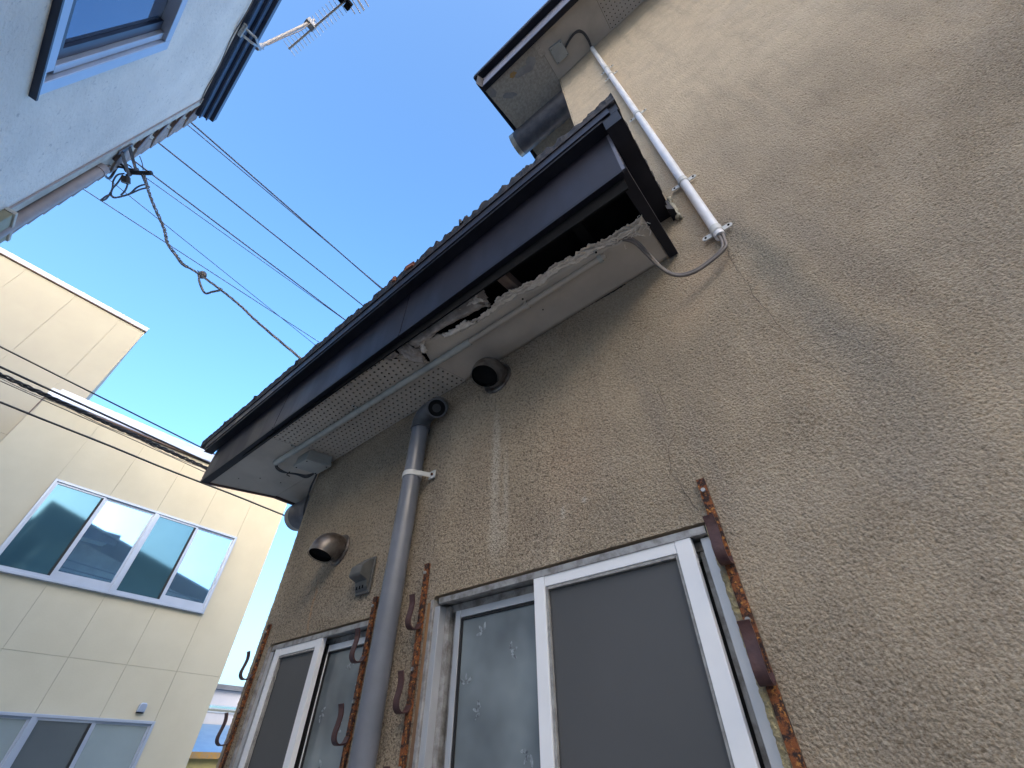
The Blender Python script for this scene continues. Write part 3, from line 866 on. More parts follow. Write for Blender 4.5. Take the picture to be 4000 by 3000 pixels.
m = MB(); m.tube([(PX-.006, PY, 2.855), (PX-.006, PY, 2.867)], .0495, 28); m.build('collar', 'pvc_dark', dp, 'auto')
m = MB(); m.tube([(PX-.005, PY, 2.572), (PX-.005, PY, 2.597)], .0455, 28)
m.hexa([(PX+.03, PY-.030, 2.573), (PX+.075, D-.010, 2.573), (PX+.075, D-.004, 2.573), (PX+.03, PY-.022, 2.573), (PX+.03, PY-.030, 2.596), (PX+.075, D-.010, 2.596), (PX+.075, D-.004, 2.596), (PX+.03, PY-.022, 2.596)])
cl = m.build('clamp', 'plastic_white', dp, 'auto')
m = MB(); m.box(PX+.060, PX+.098, D-.012, D-.006, 2.565, 2.604); m.build('clamp_tab', 'plastic_white', cl)
m = MB(); m.tube([(PX+.082, D-.018, 2.585), (PX+.082, D-.008, 2.585)], .006, 10); m.build('screw', 'rust', cl)

# --- white conduit on the two storey wall
wc = thing('wall_conduit', 'long white plastic conduit strapped up the two storey wall', 'conduit', (.132, 1.125, 3.05))
MB().tube([(.133, 1.125, 3.055), (.1335, 1.125, 4.4)], .0195, 24).build('conduit', 'conduit', wc, 'auto')
MB().tube([(.1335, 1.125, 4.405), (.129, 1.125, 6.70)], .0188, 24).build('conduit', 'conduit', wc, 'auto')
for z in (5.825, 5.616, 4.591, 3.562, 3.099):
    m = MB(); m.tube([(.133, 1.125, z-.014), (.133, 1.125, z+.014)], .0222, 24)
    m.tube([(.133, 1.125, z-.019), (.133, 1.125, z-.015)], .0215, 24); m.tube([(.133, 1.125, z+.015), (.133, 1.125, z+.019)], .0215, 24)
    st = m.build('strap', 'plastic_white', wc, 'auto')
    m = MB()
    for s in (-1, 1):
        n_ = 14; P = []
        for k in range(n_):
            a_ = math.pi*(k/(n_-1)-.5)
            P.append((.133+s*(.044+.013*math.cos(a_)), D-.020, z-.012*math.sin(a_)*-1))
        P = [(.133+s*.018, D-.020, z+.012)]+P[::-1]+[(.133+s*.018, D-.020, z-.012)]
        if s < 0: P = P[::-1]
        m = MB(); m.prism(P, (0, .004, 0)); m.build('strap_tab', 'plastic_white', st)
    m = MB()
    for s in (-1, 1): m = MB(); m.tube([(.133+s*.044, D-.023, z), (.133+s*.044, D-.019, z)], .0045, 8); m.build('screw', 'black', st)
# --- twin cables looping from the conduit into the torn soffit
tc_ = thing('looped_cable', 'pair of grey cables looping from the conduit into the torn soffit', 'cable', (.02, 1.1, 2.92))
for k, (dx, dz) in enumerate(((0, 0), (.012, -.004))):
    P = [(.128+dx, 1.120, 3.12), (.129+dx, 1.118, 3.05), (.126+dx*.8, 1.108, 3.0), (.112+dx, 1.10, 2.952+dz), (.067+dx*.3, 1.095, 2.923+dz*2), (-.002, 1.085, 2.900+dz*2.2), (-.058, 1.075, 2.918+dz*2), (-.093-dx*.2, 1.06, 2.978+dz), (-.115-dx*.6, 1.03, 3.07), (-.130-dx*.8, .99, 3.112), (-.152-dx, .958, 3.128+dz), (-.185-dx, .945, 3.142+dz), (-.24, .94, 3.17)]
    MB().tube(smoothpath(P, 7), .0058, 10).build('cable', 'cable', tc_, True)

# --- conduit under the soffit
sc = thing('soffit_conduit', 'painted conduit clipped lengthwise under the low eave', 'conduit', (-1.4, .93, 3.05))
def cyl_(x): return .908+(x+2.63)*.0245
P = [(x, cyl_(x), zs_(x)-.019+(.012*max(0, (x+.95))/.7)) for x in np.linspace(-2.632, -.262, 40)]
MB().tube(P[:28], .0175, 20).build('conduit', 'cond_paint', sc, 'auto')
MB().tube(P[27:], .0135, 20).build('conduit', 'soffit', sc, 'auto')
for x, mt in ((-2.41, 'cond_paint'), (-1.82, 'cond_paint'), (-.655, 'soffit'), (-.285, 'cond_paint')):
    y = cyl_(x); z = zs_(x)
    m = MB(); zz = z-.019+(.012*max(0, (x+.95))/.7)
    m.tube([(x-.008, y, zz), (x+.008, y, zz)], .0185, 20)
    m.box(x-.008, x+.008, y-.018, y+.018, zz, z-.001)
    m.box(x-.009, x+.009, y-.045, y-.017, z-.004, z-.001)
    s_k = m.build('saddle', mt, sc, 'auto')
    m = MB(); m.tube([(x, y-.034, z-.007), (x, y-.034, z-.003)], .0045, 8); m.build('screw', 'black', s_k)

# --- junction box at the left end of the eave
jb = thing('junction_box', 'grey square junction box under the left end of low eave', 'box', (-2.41, 1.05, 3.05))
def skewbox(m, x0, x1, y0, y1, z0, z1, sk=.30):
    P = [(x0+(y-y0)*sk if False else x+(y-y0)*sk, y) for x, y in ((x0, y0), (x1, y0), (x1, y1), (x0, y1))]
    m.hexa([(x, y, z0) for x, y in P]+[(x, y, z1) for x, y in P]); return m
z = zs_(-2.4)
skewbox(MB(), -2.500, -2.362, .975, 1.112, z-.052, z-.001).build('box_body', 'box', jb, bevel=.003)
skewbox(MB(), -2.504, -2.358, .971, 1.116, z-.078, z-.0525).build('box_lid', 'box', jb, bevel=.003)
m = MB()
for (x, y) in ((-2.488, .985), (-2.372, .985), (-2.338, 1.10), (-2.455, 1.10)): m.tube([(x, y, z-.081), (x, y, z-.077)], .004, 8)
m.build('screw', 'black', jb)
# cable from conduit end to the box and down round the corner
ec = thing('eave_cable', 'dark cables curling from conduit end past junction box to wall corner', 'cable', (-2.5, 1.05, 3.0))
for k in range(3):
    o = k*.007
    MB().tube(smoothpath([(-2.60, .912, z-.012), (-2.655+o, .918, z-.022), (-2.675+o*1.5, .945, z-.038), (-2.655+o, .985+o, z-.052), (-2.60+o, 1.03+o, z-.058-o*.6), (-2.54, 1.08+o*.8, z-.07-o), (-2.485, 1.11, z-.06)], 6), .0042, 8).build('cable', 'cable_dark', ec, True)
MB().tube(smoothpath([(-2.47, 1.115, z-.03), (-2.50, 1.128, z-.07), (-2.532, 1.135, z-.12), (-2.552, 1.145, z-.18), (-2.560, 1.152, z-.25), (-2.566, 1.17, z-.31), (-2.560, 1.2, z-.33)], 6), .0062, 10).build('cable', 'cable_dark', ec, True)
MB().tube([(-2.60, 1.00, z-.06), (-2.604, .99, z-.085), (-2.598, 1.01, z-.09)], .003, 6).build('cable_tie', 'black', ec)

# --- vent hoods
def vent(name, x, z, r, label, mt='steel_vent'):
    v = thing(name, label, 'vent', (x, D, z), 'vent hoods on the stucco wall')
    m = MB(); m.tube([(x, D-.010, z), (x, D-.004, z), (x, D+.004, z)], [r*1.18, r*1.28, r*1.28], 32); m.build('flange', mt, v, 'auto')
    P = [(x, D-.008, z), (x, D-.028, z+.002), (x, D-.052, z), (x, D-.072, z-.010), (x, D-.088, z-.030), (x, D-.096, z-.055)]
    P = smoothpath(P, 4)
    rr2 = [r*(1.02+.10*math.sin(i/(len(P)-1)*math.pi)-.20*max(0, i/(len(P)-1)-.6)) for i in range(len(P))]
    m = MB(); m.tube(P, rr2, 32, caps=False); m.build('hood', mt, v, True)
    m = MB(); m.tube(P, [q*.95 for q in rr2], 32, caps=False); m.build('hood_lining', 'black', v, True)
    m = MB(); e = Vector(P[-1]); d = (Vector(P[-1])-Vector(P[-2])).normalized(); m.tube([e-d*.02, e-d*.018], r*.93, 28); m.build('mouth', 'black', v)
    m = MB(); m.tube([e-d*.001, e+d*.002], [r*1.03, r*1.03], 32, caps=False); m.build('mouth_rim', mt, v, True)
    return v
vent('vent_hood', -.985, 2.985, .066, 'sooty steel vent hood tucked under the peeling eave')
vent('vent_hood', -2.005, 2.395, .060, 'rust streaked steel vent hood left of the drain pipe')

# --- outdoor outlet
ob = thing('outdoor_outlet', 'dark grey weatherproof outlet box beside the drain pipe', 'outlet', (-1.71, D, 2.21))
x0, x1 = -1.760, -1.668
MB().box(x0, x1, D-.014, D-.002, 2.128, 2.282).build('back_plate', 'outlet', ob, bevel=.004)
m = MB()
pr = [(D-.0145, 2.272), (D-.030, 2.266), (D-.066, 2.232), (D-.070, 2.198), (D-.066, 2.190), (D-.030, 2.178), (D-.026, 2.150), (D-.0145, 2.138)]
m.prism([(x0+.006, y, z) for y, z in pr], (x1-x0-.012, 0, 0))
m.build('cover', 'outlet', ob, bevel=.003)
m = MB()
for i in (0, 1, 2): m.box(x0+.018+i*.020, x0+.027+i*.020, D-.0275, D-.02, 2.148, 2.172)
m.build('socket_slot', 'black', ob)

# --- window guard rails
def guard(x, ztop_):
    g_ = thing('guard_rail', 'x', 'bracket', (x, D, ztop_), 'rusty window guard rails')
    w2 = .0105
    m = MB()
    m.grid(lambda u, v: (x-w2+2*w2*u+.0008*noise.noise(Vector((v*60, 0, 1))), D-.014-.0015*noise.noise(Vector((u*3, v*60, 4))), ztop_-v*1.2), 3, 90, (0, .012, 0))
    m.build('bar', 'rust', g_, 'auto')
    for zh in (-.235, -.47, -.705, -.94):
        P = [(0, -.013, zh+.022), (0, -.018, zh+.010), (0, -.026, zh+.003), (0, -.045, zh), (0, -.056, zh+.004), (0, -.064, zh+.014), (0, -.066, zh+.030), (0, -.061, zh+.055), (0, -.058, zh+.080), (0, -.062, zh+.100), (0, -.066, zh+.110)]
        P = smoothpath([(x+p[0], D+p[1], ztop_+p[2]) for p in P], 3)
        m = MB(); n_ = len(P); pts_ = []; F = []
        for i, p in enumerate(P):
            t = (P[min(i+1, n_-1)]-P[max(i-1, 0)]).normalized(); nn = Vector((0, -t.z, t.y))*.0022
            for sx in (-1, 1):
                for sn in (-1, 1): pts_.append(p+Vector((sx*.013, 0, 0))+nn*sn)
        for i in range(n_-1):
            a_ = i*4; b2 = a_+4
            F += [(a_, a_+1, b2+1, b2), (a_+1, a_+3, b2+3, b2+1), (a_+3, a_+2, b2+2, b2+3), (a_+2, a_, b2, b2+2)]
        F += [(0, 2, 3, 1), (n_*4-4, n_*4-3, n_*4-1, n_*4-2)]
        m.add(pts_, F); m.build('hook', 'hook', g_, 'auto')
    for dz in (-.035, -.35, -.60):
        m = MB(); m.tube([(x, D-.020, ztop_+dz), (x, D-.014, ztop_+dz)], .0058, 12); m.build('screw', 'zinc', g_)
    return g_
gd = guard(-.231, 2.150)
gd['label'] = 'rusty guard rail with hooks right of the big window'
labels = [(-1.316, 2.168, 'rusty guard rail with hooks between drain pipe and big window'), (-1.610, 2.100, 'rusty hooked guard rail half hidden behind the drain pipe'), (-2.462, 2.124, 'rusty hooked guard rail at left wall corner beside small window')]
for x, z, lab in labels:
    c2 = copy_tree(gd, (x+.231, 0, z-2.150)); c2['label'] = lab
# small pale screw anchors left in the wall are part of the house
# --- ducts
def duct(name, x0, x1, y, z, r, label):
    v = thing(name, label, 'duct', (x1, y, z))
    MB().tube([(x1, y, z), (x0+.05, y, z)], r, 36).build('duct_body', 'duct', v, 'auto')
    m = MB(); m.tube([(x0+.05, y, z), (x0+.045, y, z), (x0, y, z)], [r*.99, r*.985, r*.985], 36, caps=False); m.build('end_ring', 'duct_rim', v, 'auto')
    m = MB(); m.tube([(x0+.01, y, z), (x0+.008, y, z)], r*.95, 36); m.build('duct_mouth', 'black', v)
    m = MB()
    for k in range(36):
        a_ = k/36*2*math.pi
        if k % 3 == 0: m.tube([(x0+.001, y+r*.99*math.cos(a_), z+r*.99*math.sin(a_)), (x0+.045, y+r*.99*math.cos(a_), z+r*.99*math.sin(a_))], .002, 4)
    m.build('ring_rib', 'duct_rim', v, kind='stuff')
    return v
duct('exhaust_duct', -.965, -.262, 1.336, 6.625, .128, 'dark round exhaust duct under the high eave by rough soffit')
duct('exhaust_duct', -3.02, -2.52, 1.335, 2.935, .098, 'dark round exhaust duct below the left end of low eave')

# --- upper junction box and its cable
jb2 = thing('junction_box', 'pale flat junction box high under the upper eave', 'box', (-.138, .96, 6.75))
z = zu(-.14)-.004
m = MB(); P = [(-.200, .875), (-.072, .888), (-.070, 1.032), (-.205, 1.032)]
m.hexa([(x, y, z-.035) for x, y in P]+[(x, y, z-.001) for x, y in P]); m.build('box_body', 'box', jb2, bevel=.004)
m = MB()
for (x, y) in ((-.085, .90), (-.19, 1.02), (-.19, .895), (-.085, 1.02)): m.tube([(x, y, z-.038), (x, y, z-.034)], .004, 8)
m.build('screw', 'black', jb2)
m = MB()
for k in range(2):
    o = k*.010
    m.tube(smoothpath([(-.075, .965+o, z-.018), (-.02, .94+o, z-.022), (.045, .925+o, z-.024), (.10-o, .935+o, z-.026), (.13-o, .98, z-.028), (.140-o, 1.05, z-.032), (.132-o*.6, 1.11, z-.045), (.130, 1.125, z-.10), (.13, 1.125, z-.14)], 6), .0065, 8)
solo(m, 'box_cable', 'cable_dark', 'dark cable pair bending from high junction box into white conduit', 'cable', (.05, .95, 6.73), True)

# ================================================================== white building across the alley
AZ, Q = R(3.3), 1.3
E1 = Vector((math.cos(AZ), -math.sin(AZ), 0)); N1 = Vector((math.sin(AZ), math.cos(AZ), 0))
def T(s, y, z):        # s runs away along the wall (towards -X), y out of the wall into the alley
    return tuple(-E1*s+N1*(y-Q)+Vector((0, 0, z)))
wbld = thing('white_building', 'pale roughcast building with blue framed window and navy gutter', 'building', T(3.47, 0, 0))
MB().box(.55, .78, -9.6, 0, 0, 7.28, T).box(.7802, 2.446, -9.6, 0, 0, 4.372, T).box(.7802, 2.446, -9.6, 0, 5.745, 7.28, T).box(2.4462, 3.47, -9.6, 0, 0, 7.28, T).build('wall', 'white_render', wbld)
m = MB(); m.box(.782, 2.440, -.30, -.20, 4.375, 5.743, T); m.build('window_back', 'black', wbld)
m = MB()
m.box(.79, 2.450, -.10, .034, 4.360, 4.375, T)
sill = m.build('window_sill', 'navy', wbld)  # navy paints in the shade under the sill and frame
m = MB()
m.box(2.36, 2.446, -.10, .018, 4.378, 5.742, T); m.box(.785, .87, -.10, .018, 4.378, 5.742, T)
m.box(.871, 2.359, -.10, .018, 4.378, 4.425, T); m.box(.871, 2.359, -.10, .018, 5.66, 5.742, T)
wf = m.build('window', 'frame_blue', wbld, bevel=.004)
m = MB(); m.box(.9, 2.33, -.10, -.005, 4.450, 4.53, T); m.box(2.30, 2.355, -.10, -.005, 4.532, 5.655, T)
m.box(.876, .93, -.10, -.005, 4.532, 5.655, T); m.box(1.58, 1.63, -.10, -.003, 4.532, 5.655, T)
m.build('sash', 'frame_blue', wf, bevel=.003)
m = MB(); m.box(.875, 2.355, -.11, -.02, 4.426, 4.449, T); m.build('window_track', 'black', wf)
m = MB(); m.box(.94, 2.298, -.06, -.05, 4.532, 5.655, T); m.build('glass_pane', 'glass_navy', wf)
m = MB(); m.box(2.225, 2.297, -.049, -.03, 4.61, 5.655, T); m.box(.94, 2.297, -.049, -.03, 4.533, 4.61, T); m.build('inner_frame', 'navy', wf)
# corner boards with lap siding ends
MB().box(3.472, 3.56, -.3, .008, 0, 7.25, T).box(3.562, 3.875, -.35, -.03, 0, 7.25, T).build('corner_board', 'cream', wbld, bevel=.004)
zq = 5.77
for k in range(5):
    zb = zq+k*.325
    m = MB()
    m.prism([T(3.875, -.028, zb+.0), T(3.875, -.028, zb+.30), T(3.74, -.028, zb+.27), T(3.71, -.028, zb+.20), T(3.57, -.028, zb+.14), T(3.55, -.028, zb+.02), T(3.60, -.028, zb-.01), T(3.72, -.028, zb+.06), T(3.80, -.028, zb+.02)], tuple(N1*.016))
    m.build('lap_board', 'lap', wbld)
    m = MB(); m.prism([T(3.70, -.026, zb-.04), T(3.725, -.026, zb-.02), T(3.56, -.026, zb+.15), T(3.54, -.026, zb+.13)], tuple(N1*.03)); m.build('lap_edge', 'brown_trim', wbld)
for k in range(42):
    zb = .2+k*.168
    m = MB(); m.prism([T(3.876, -.06, zb), T(3.905, -.06, zb+.02), T(3.882, -.06, zb+.165), T(3.876, -.06, zb+.166)], tuple(N1*.045))
    if zb < 5.6:
        m.prism([T(3.80, -.028, zb+.01), T(3.8745, -.028, zb+.0), T(3.8745, -.028, zb+.155), T(3.77, -.028, zb+.150)], tuple(N1*.012))
    m.build('siding_lap', 'lap', wbld)
m = MB(); m.box(3.462, 3.4715, -.01, .012, 0, 7.25, T); m.build('corner_bead', 'pinkpipe', wbld)
# gutter in three steps
for i, (y0, y1, z0, z1, mt) in enumerate([(0, .035, 7.18, 7.24, 'navy'), (.036, .05, 7.20, 7.30, 'navy_lit'), (0, .075, 7.302, 7.34, 'navy'), (.076, .088, 7.31, 7.40, 'navy_lit'), (0, .125, 7.402, 7.50, 'navy')]):
    m = MB(); m.box(.50, 3.70+i*.02, y0, y1, z0, z1, T); m.build('gutter', mt, wbld)
m = MB()
m.prism([T(3.6, .11, 7.502), T(3.6, -4.9, 10.2), T(3.6, -9.8, 7.502)], tuple(E1*3.1)); m.build('roof', 'navy', wbld)  # unseen pitched roof, ridge raised to block the low sun
# thin wire with clips under the gutter
m = MB(); P = [T(s, .012+.006*math.sin(s*9), 7.10+.012*math.sin(s*4)) for s in np.linspace(1.9, 3.5, 40)]
m.tube(P, .005, 6)
solo(m, 'gutter_wire', 'cable', 'thin pale wire clipped under the navy gutter', 'wire', T(3.5, 0, 7.1), True)
# taupe pipe down the corner
tp = thing('corner_pipe', 'taupe service pipe up the white building corner below the bracket', 'pipe', T(3.62, .03, 4.4))
MB().tube([T(3.615, .028, 2.0), T(3.615, .028, 5.44)], .040, 20).build('pipe', 'pinkpipe', tp, 'auto')
MB().tube([T(3.615, .028, 5.40), T(3.615, .028, 5.47)], .046, 20).build('pipe_collar', 'pinkpipe', tp, 'auto')
m = MB(); m.tube([T(3.615, .028, 5.471), T(3.615, .028, 5.475)], .038, 20); m.build('pipe_mouth', 'black', tp)
# olive meter box
mb_ = thing('meter_box', 'olive metal box on the white building corner at photo edge', 'box', T(3.5, .05, 4.2))
MB().box(3.45, 3.74, -.02, .05, 3.6, 4.40, T).build('box_body', 'olive', mb_, bevel=.006)
MB().box(3.445, 3.75, -.03, .06, 4.402, 4.43, T).build('box_lid', 'cream', mb_, bevel=.004)
# cable bracket
br = thing('cable_bracket', 'galvanised steel cable bracket on white building corner', 'bracket', T(3.6, .03, 5.9))
m = MB()
m.prism([T(3.52, .012, 5.66), T(3.56, .012, 5.66), T(3.56, .012, 5.86), T(3.52, .012, 5.86)], tuple(N1*.01))
m.tube([T(3.54, .02, 5.70), T(3.80, .10, 5.79)], .016, 4); m.tube([T(3.54, .02, 5.82), T(3.80, .10, 5.90)], .016, 4); m.tube([T(3.80, .10, 5.76), T(3.80, .10, 5.93)], .016, 4)
m.build('bracket_arm', 'duct', br)
m = MB(); m.tube([T(3.80, .10, 5.74), T(3.83, .13, 5.70)], .035, 8); m.build('insulator', 'cable_dark', br)

# --- antenna
an = thing('tv_antenna', 'tv aerial with comb of thin rods on a mast over the navy gutter', 'antenna', (-2.81, -1.027, 7.6))
MB().tube([(-2.81, -1.02, 7.56), (-2.81, -1.02, 9.62)], .019, 14).build('mast', 'ant', an, 'auto')
m = MB()
m.tube([(-2.52, -1.115, 7.08), (-2.545, -1.0, 7.16), (-2.81, -.995, 7.60)], .013, 8)
m.tube([(-2.60, -1.115, 7.08), (-2.615, -1.0, 7.16), (-2.83, -1.0, 7.72)], .013, 8)
m.tube([(-2.49, -1.10, 7.09), (-2.63, -1.10, 7.09)], .02, 8)
m.tube([(-2.81, -1.02, 7.58), (-2.81, -1.02, 7.72)], .027, 12)
m.build('wall_mount', 'zinc', an)
bm0, bm1 = Vector((-3.305, -1.035, 9.4)), Vector((-1.95, -.80, 9.4))
MB().tube([bm0, bm1], .014, 8).build('boom', 'ant', an)
dr = (bm1-bm0).normalized(); pr2 = Vector((-dr.y, dr.x, 0))
for k in range(18):
    c3 = bm0+dr*(.012+k*.064)
    MB().tube([c3-pr2*.105, c3+pr2*.105], .0042, 5).build('antenna_rod', 'zinc', an)
for k, (dd, hl, dz) in enumerate([(1.13, .17, .0), (1.19, .20, .04), (1.24, .2, .08), (1.29, .2, -.05), (1.32, .2, .12)]):
    c3 = bm0+dr*dd+Vector((0, 0, dz)); MB().tube([c3-pr2*hl, c3+pr2*hl], .007, 5).build('reflector_rod', 'ant', an)
c3 = bm0+dr*1.10; m = MB(); m.box(c3.x-.05, c3.x+.05, c3.y+.02, c3.y+.09, 9.36, 9.46); m.box(c3.x-.06, c3.x+.03, c3.y-.07, c3.y-.01, 9.38, 9.45); m.build('feed_box', 'black', an)
m = MB(); m.box(-2.85, -2.77, -1.06, -.93, 9.34, 9.48); m.build('boom_clamp', 'zinc', an)
MB().tube(smoothpath([(-2.78, -1.0, 9.36), (-2.80, -.985, 9.0), (-2.76, -.97, 8.7), (-2.79, -.99, 8.4), (-2.79, -.995, 7.8)], 6), .006, 6).build('antenna_cable', 'cable', an)

# --- drop cable, twisted
P = [(-3.763, -.900, 5.806), (-3.689, -.791, 5.609), (-3.582, -.641, 5.347), (-3.437, -.453, 5.032), (-3.373, -.352, 4.843), (-3.271, -.242, 4.680), (-3.203, -.171, 4.578), (-3.073, -.073, 4.461), (-2.844, .111, 4.231), (-2.669, .261, 4.039), (-2.527, .392, 3.864), (-2.218, .660, 3.517)]
dcb = thing('drop_cable', 'twisted service drop cable from bracket down to the low roof edge', 'cable', P[0])
SP = smoothpath(P, 14); n_ = len(SP)
for ph in (0, 2.1, 4.2):
    Q2 = []
    for i, p in enumerate(SP):
        t = (SP[min(i+1, n_-1)]-SP[max(i-1, 0)]).normalized(); a_ = t.cross(Vector((0, 0, 1))).normalized(); b2 = t.cross(a_)
        amp = .0085 if i < 90 else .004
        an_ = i*.55+ph
        Q2.append(p+a_*amp*math.cos(an_)+b2*amp*math.sin(an_))
    MB().tube(Q2, .0050, 6).build('strand', 'twist', dcb, True)
m = MB()
for i in range(4, 92, 5):
    p = SP[i]; m.tube([p-Vector((.006, 0, .006)), p+Vector((.006, 0, .008))], .0115, 6)
m.build('binding', 'twist', dcb, kind='stuff')
MB().tube([(-3.045, -.05, 4.45), (-3.03, -.03, 4.43), (-3.0, -.01, 4.40)], [.012, .034, .012], 10).build('clamp_ball', 'cable', dcb, True)
MB().tube(smoothpath([(-3.03, -.04, 4.44), (-3.018, -.025, 4.359), (-3.000, .054, 4.261), (-2.933, .087, 4.251), (-2.83, .12, 4.22)], 6), .008, 8).build('slack_loop', 'twist', dcb, True)
MB().tube([(-3.06, -.07, 4.47), (-2.95, .04, 4.33), (-2.83, .12, 4.23)], .004, 6).build('tension_wire', 'cable_blue', dcb, True)
# --- loops at the bracket
lp = thing('cable_loops', 'tangle of looped blue grey cables hanging at the corner bracket', 'cable', (-3.9, -1.0, 5.8))
loops = {
 's': [(-3.868, -.998, 5.820), (-3.78, -.92, 5.816), (-3.698, -.858, 5.814)],
 'l1': [(-3.905, -1.015, 5.810), (-3.963, -1.049, 5.801), (-4.019, -1.042, 5.757), (-4.053, -1.011, 5.708), (-4.101, -.997, 5.665), (-4.150, -.995, 5.630), (-4.192, -1.017, 5.621), (-4.139, -1.009, 5.650), (-4.102, -.992, 5.660), (-4.081, -.953, 5.640), (-4.023, -.919, 5.649), (-3.944, -.880, 5.669), (-3.867, -.870, 5.712), (-3.798, -.839, 5.731), (-3.763, -.80, 5.70), (-3.72, -.79, 5.66)],
 'l2': [(-3.921, -1.016, 5.801), (-3.996, -1.007, 5.742), (-4.055, -1.007, 5.703), (-4.095, -.985, 5.668), (-4.06, -.94, 5.64), (-3.96, -.885, 5.66), (-3.85, -.84, 5.70), (-3.77, -.80, 5.69)],
 'l3': [(-3.858, -.967, 5.800), (-3.898, -.976, 5.781), (-3.926, -.940, 5.732), (-3.970, -.923, 5.688), (-4.018, -.926, 5.659)],
 'b1': [T(3.615, .03, 5.44), (-4.031, -1.178+.1, 5.865-.1), (-3.964, -1.10, 5.889), (-3.918, -1.10, 5.896), (-3.897, -1.060, 5.879), (-3.883, -1.021, 5.830), (-3.868, -.998, 5.820)],
 'b2': [T(3.63, .03, 5.44), (-3.95, -1.12, 5.80), (-3.918, -1.084, 5.850), (-3.882, -1.044, 5.850), (-3.817, -.975, 5.834)],
 'b3': [(-3.908, -1.12, 5.913), (-3.869, -1.103, 5.908), (-3.852, -1.060, 5.884), (-3.824, -1.010, 5.859)],
 'd1': [(-3.719, -1.013, 5.932), (-3.729, -.958, 5.878), (-3.749, -.922, 5.834)],
 'd2': [(-3.782, -.913, 5.805), (-3.790, -.839, 5.736)],
 'd3': [(-3.756, -.881, 5.795), (-3.775, -.804, 5.717)],
 'd4': [(-3.786, -1.037, 5.908), (-3.733, -.910, 5.834)]}
for k, P in loops.items():
    r = .022 if k == 's' else .0075 if k[0] == 'l' else .011 if k in ('b1', 'b2') else .004
    MB().tube(smoothpath(P, 6), r, 8).build('splice_sleeve' if k == 's' else 'cable', 'cable_dark' if k in ('s', 'b1', 'b2', 'b3') else 'cable_blue', lp, True)

# --- overhead lines
def line(name, a, b, sag, r, mt, label, n=24, group='overhead lines crossing the sky', wob=0.):
    a = Vector(a); b = Vector(b); P = []
    for i in range(n+1):
        t = i/n; p = a.lerp(b, t); p.z -= sag*4*t*(1-t); p.z += wob*noise.noise(Vector((t*14, 0, r*900))); P.append(p)
    m = MB(); m.tube(P, r, 6)
    return solo(m, name, mt, label, 'cable', tuple(a), True, group)
lines = [(-5.155, -5.27, .011, 'first overhead line from the navy gutter end, nearest the zenith'), (-5.865, -5.92, .011, 'second overhead line below the navy gutter, fairly thick'), (-6.48, -6.55, .011, 'overhead line starting at the splice sleeve, doubled at right'), (-6.62, -6.56, .006, 'thin overhead line just under the doubled one'), (-7.20, -7.72, .006, 'thin overhead line crossing behind the twisted drop cable'), (-7.66, -7.58, .0075, 'lowest overhead line meeting the clamp of the drop cable')]
for xa, xb, r, lab in lines:
    k = (xb-xa)/3.8
    line('overhead_line', (xa-k*8, -9.5, 9.0), (xb+k*10, 12.4, 9.0), .0, r*1.15, 'line_blue', lab)
line('overhead_line', (-5.215, -9.5, 9.02), (-5.30, 12.4, 9.02), 0, .008, 'line_blue', 'thin line running close beside the first overhead line')

# ================================================================== beige buildings
XB = -9.0
bb = thing('beige_building', 'beige panelled building with two rows of sliding windows', 'building', (XB, 1.5, 0))
MB().box(XB-6, XB-.016, -.575, 3.665, 0, 6.03).build('wall', 'joint', bb)
ys = [-.575, .215, .915, 1.605, 2.305, 2.990, 3.665]
def panel(x, y0, y1, z0, z1, par, mt='beige', g=.0020):
    MB().box(x-.015, x, y0+g, y1-g, z0+g, z1-g).build('siding_panel', mt, par)
for i in range(6):
    y0, y1 = ys[i], ys[i+1]
    if 1 <= i <= 4:
        panel(XB, y0, y1, 0, .85, bb); panel(XB, y0, y1, 2.165, 2.78, bb); panel(XB, y0, y1, 2.78, 3.585, bb); panel(XB, y0, y1, 4.905, 6.03, bb)
    else:
        panel(XB, y0, y1, 0, 2.78, bb); panel(XB, y0, y1, 2.78, 6.03, bb)
def win4(y0, y1, z0, z1, mids, mats, par):
    fr = MB(); t = .035
    fr.box(XB-.05, XB+.055, y0, y0+t, z0, z1); fr.box(XB-.05, XB+.055, y1-t, y1, z0, z1)
    fr.box(XB-.05, XB+.055, y0+t, y1-t, z1-t, z1); fr.box(XB-.05, XB+.065, y0+t, y1-t, z0, z0+t)
    fr.box(XB-.05, XB+.052, mids[1]-.028, mids[1]+.028, z0+t, z1-t)
    w_ = fr.build('window', 'frame_blue', par, bevel=.003)
    e = [y0+t]+[mids[0], mids[1]]+[mids[2]]+[y1-t]
    for i in range(4):
        a, b2 = e[i], e[i+1]
        if i == 1: b2 -= .028
        if i == 2: a += .028
        fwdx = .044 if i in (0, 2) else .026
        s = MB(); q = .026; lo = .04 if i in (0, 2) else .12
        s.box(XB-.04+fwdx, XB-.006+fwdx, a, a+q, z0+t+.001, z1-t-.001); s.box(XB-.04+fwdx, XB-.006+fwdx, b2-q, b2, z0+t+.001, z1-t-.001)
        s.box(XB-.04+fwdx, XB-.007+fwdx, a+q, b2-q, z1-t-q, z1-t-.001); s.box(XB-.04+fwdx, XB-.007+fwdx, a+q, b2-q, z0+t+.001, z0+t+lo)
        s.build('sash', 'frame_blue', w_)
        MB().box(XB-.035+fwdx, XB-.020+fwdx, a+q, b2-q, z0+t+lo, z1-t-q).build('glass_pane', mats[i], w_)
        if i in (0, 2):
            MB().box(XB-.019+fwdx, XB-.005+fwdx, b2-q-.03, b2-q-.001, z0+t+lo, z1-t-q).build('dark_gasket', 'gasket', w_)
    return w_
win4(.215, 2.990, 3.585, 4.905, (.90, 1.63, 2.305), ('glass_teal', 'glass_blue', 'glass_teal', 'glass_blue'), bb)
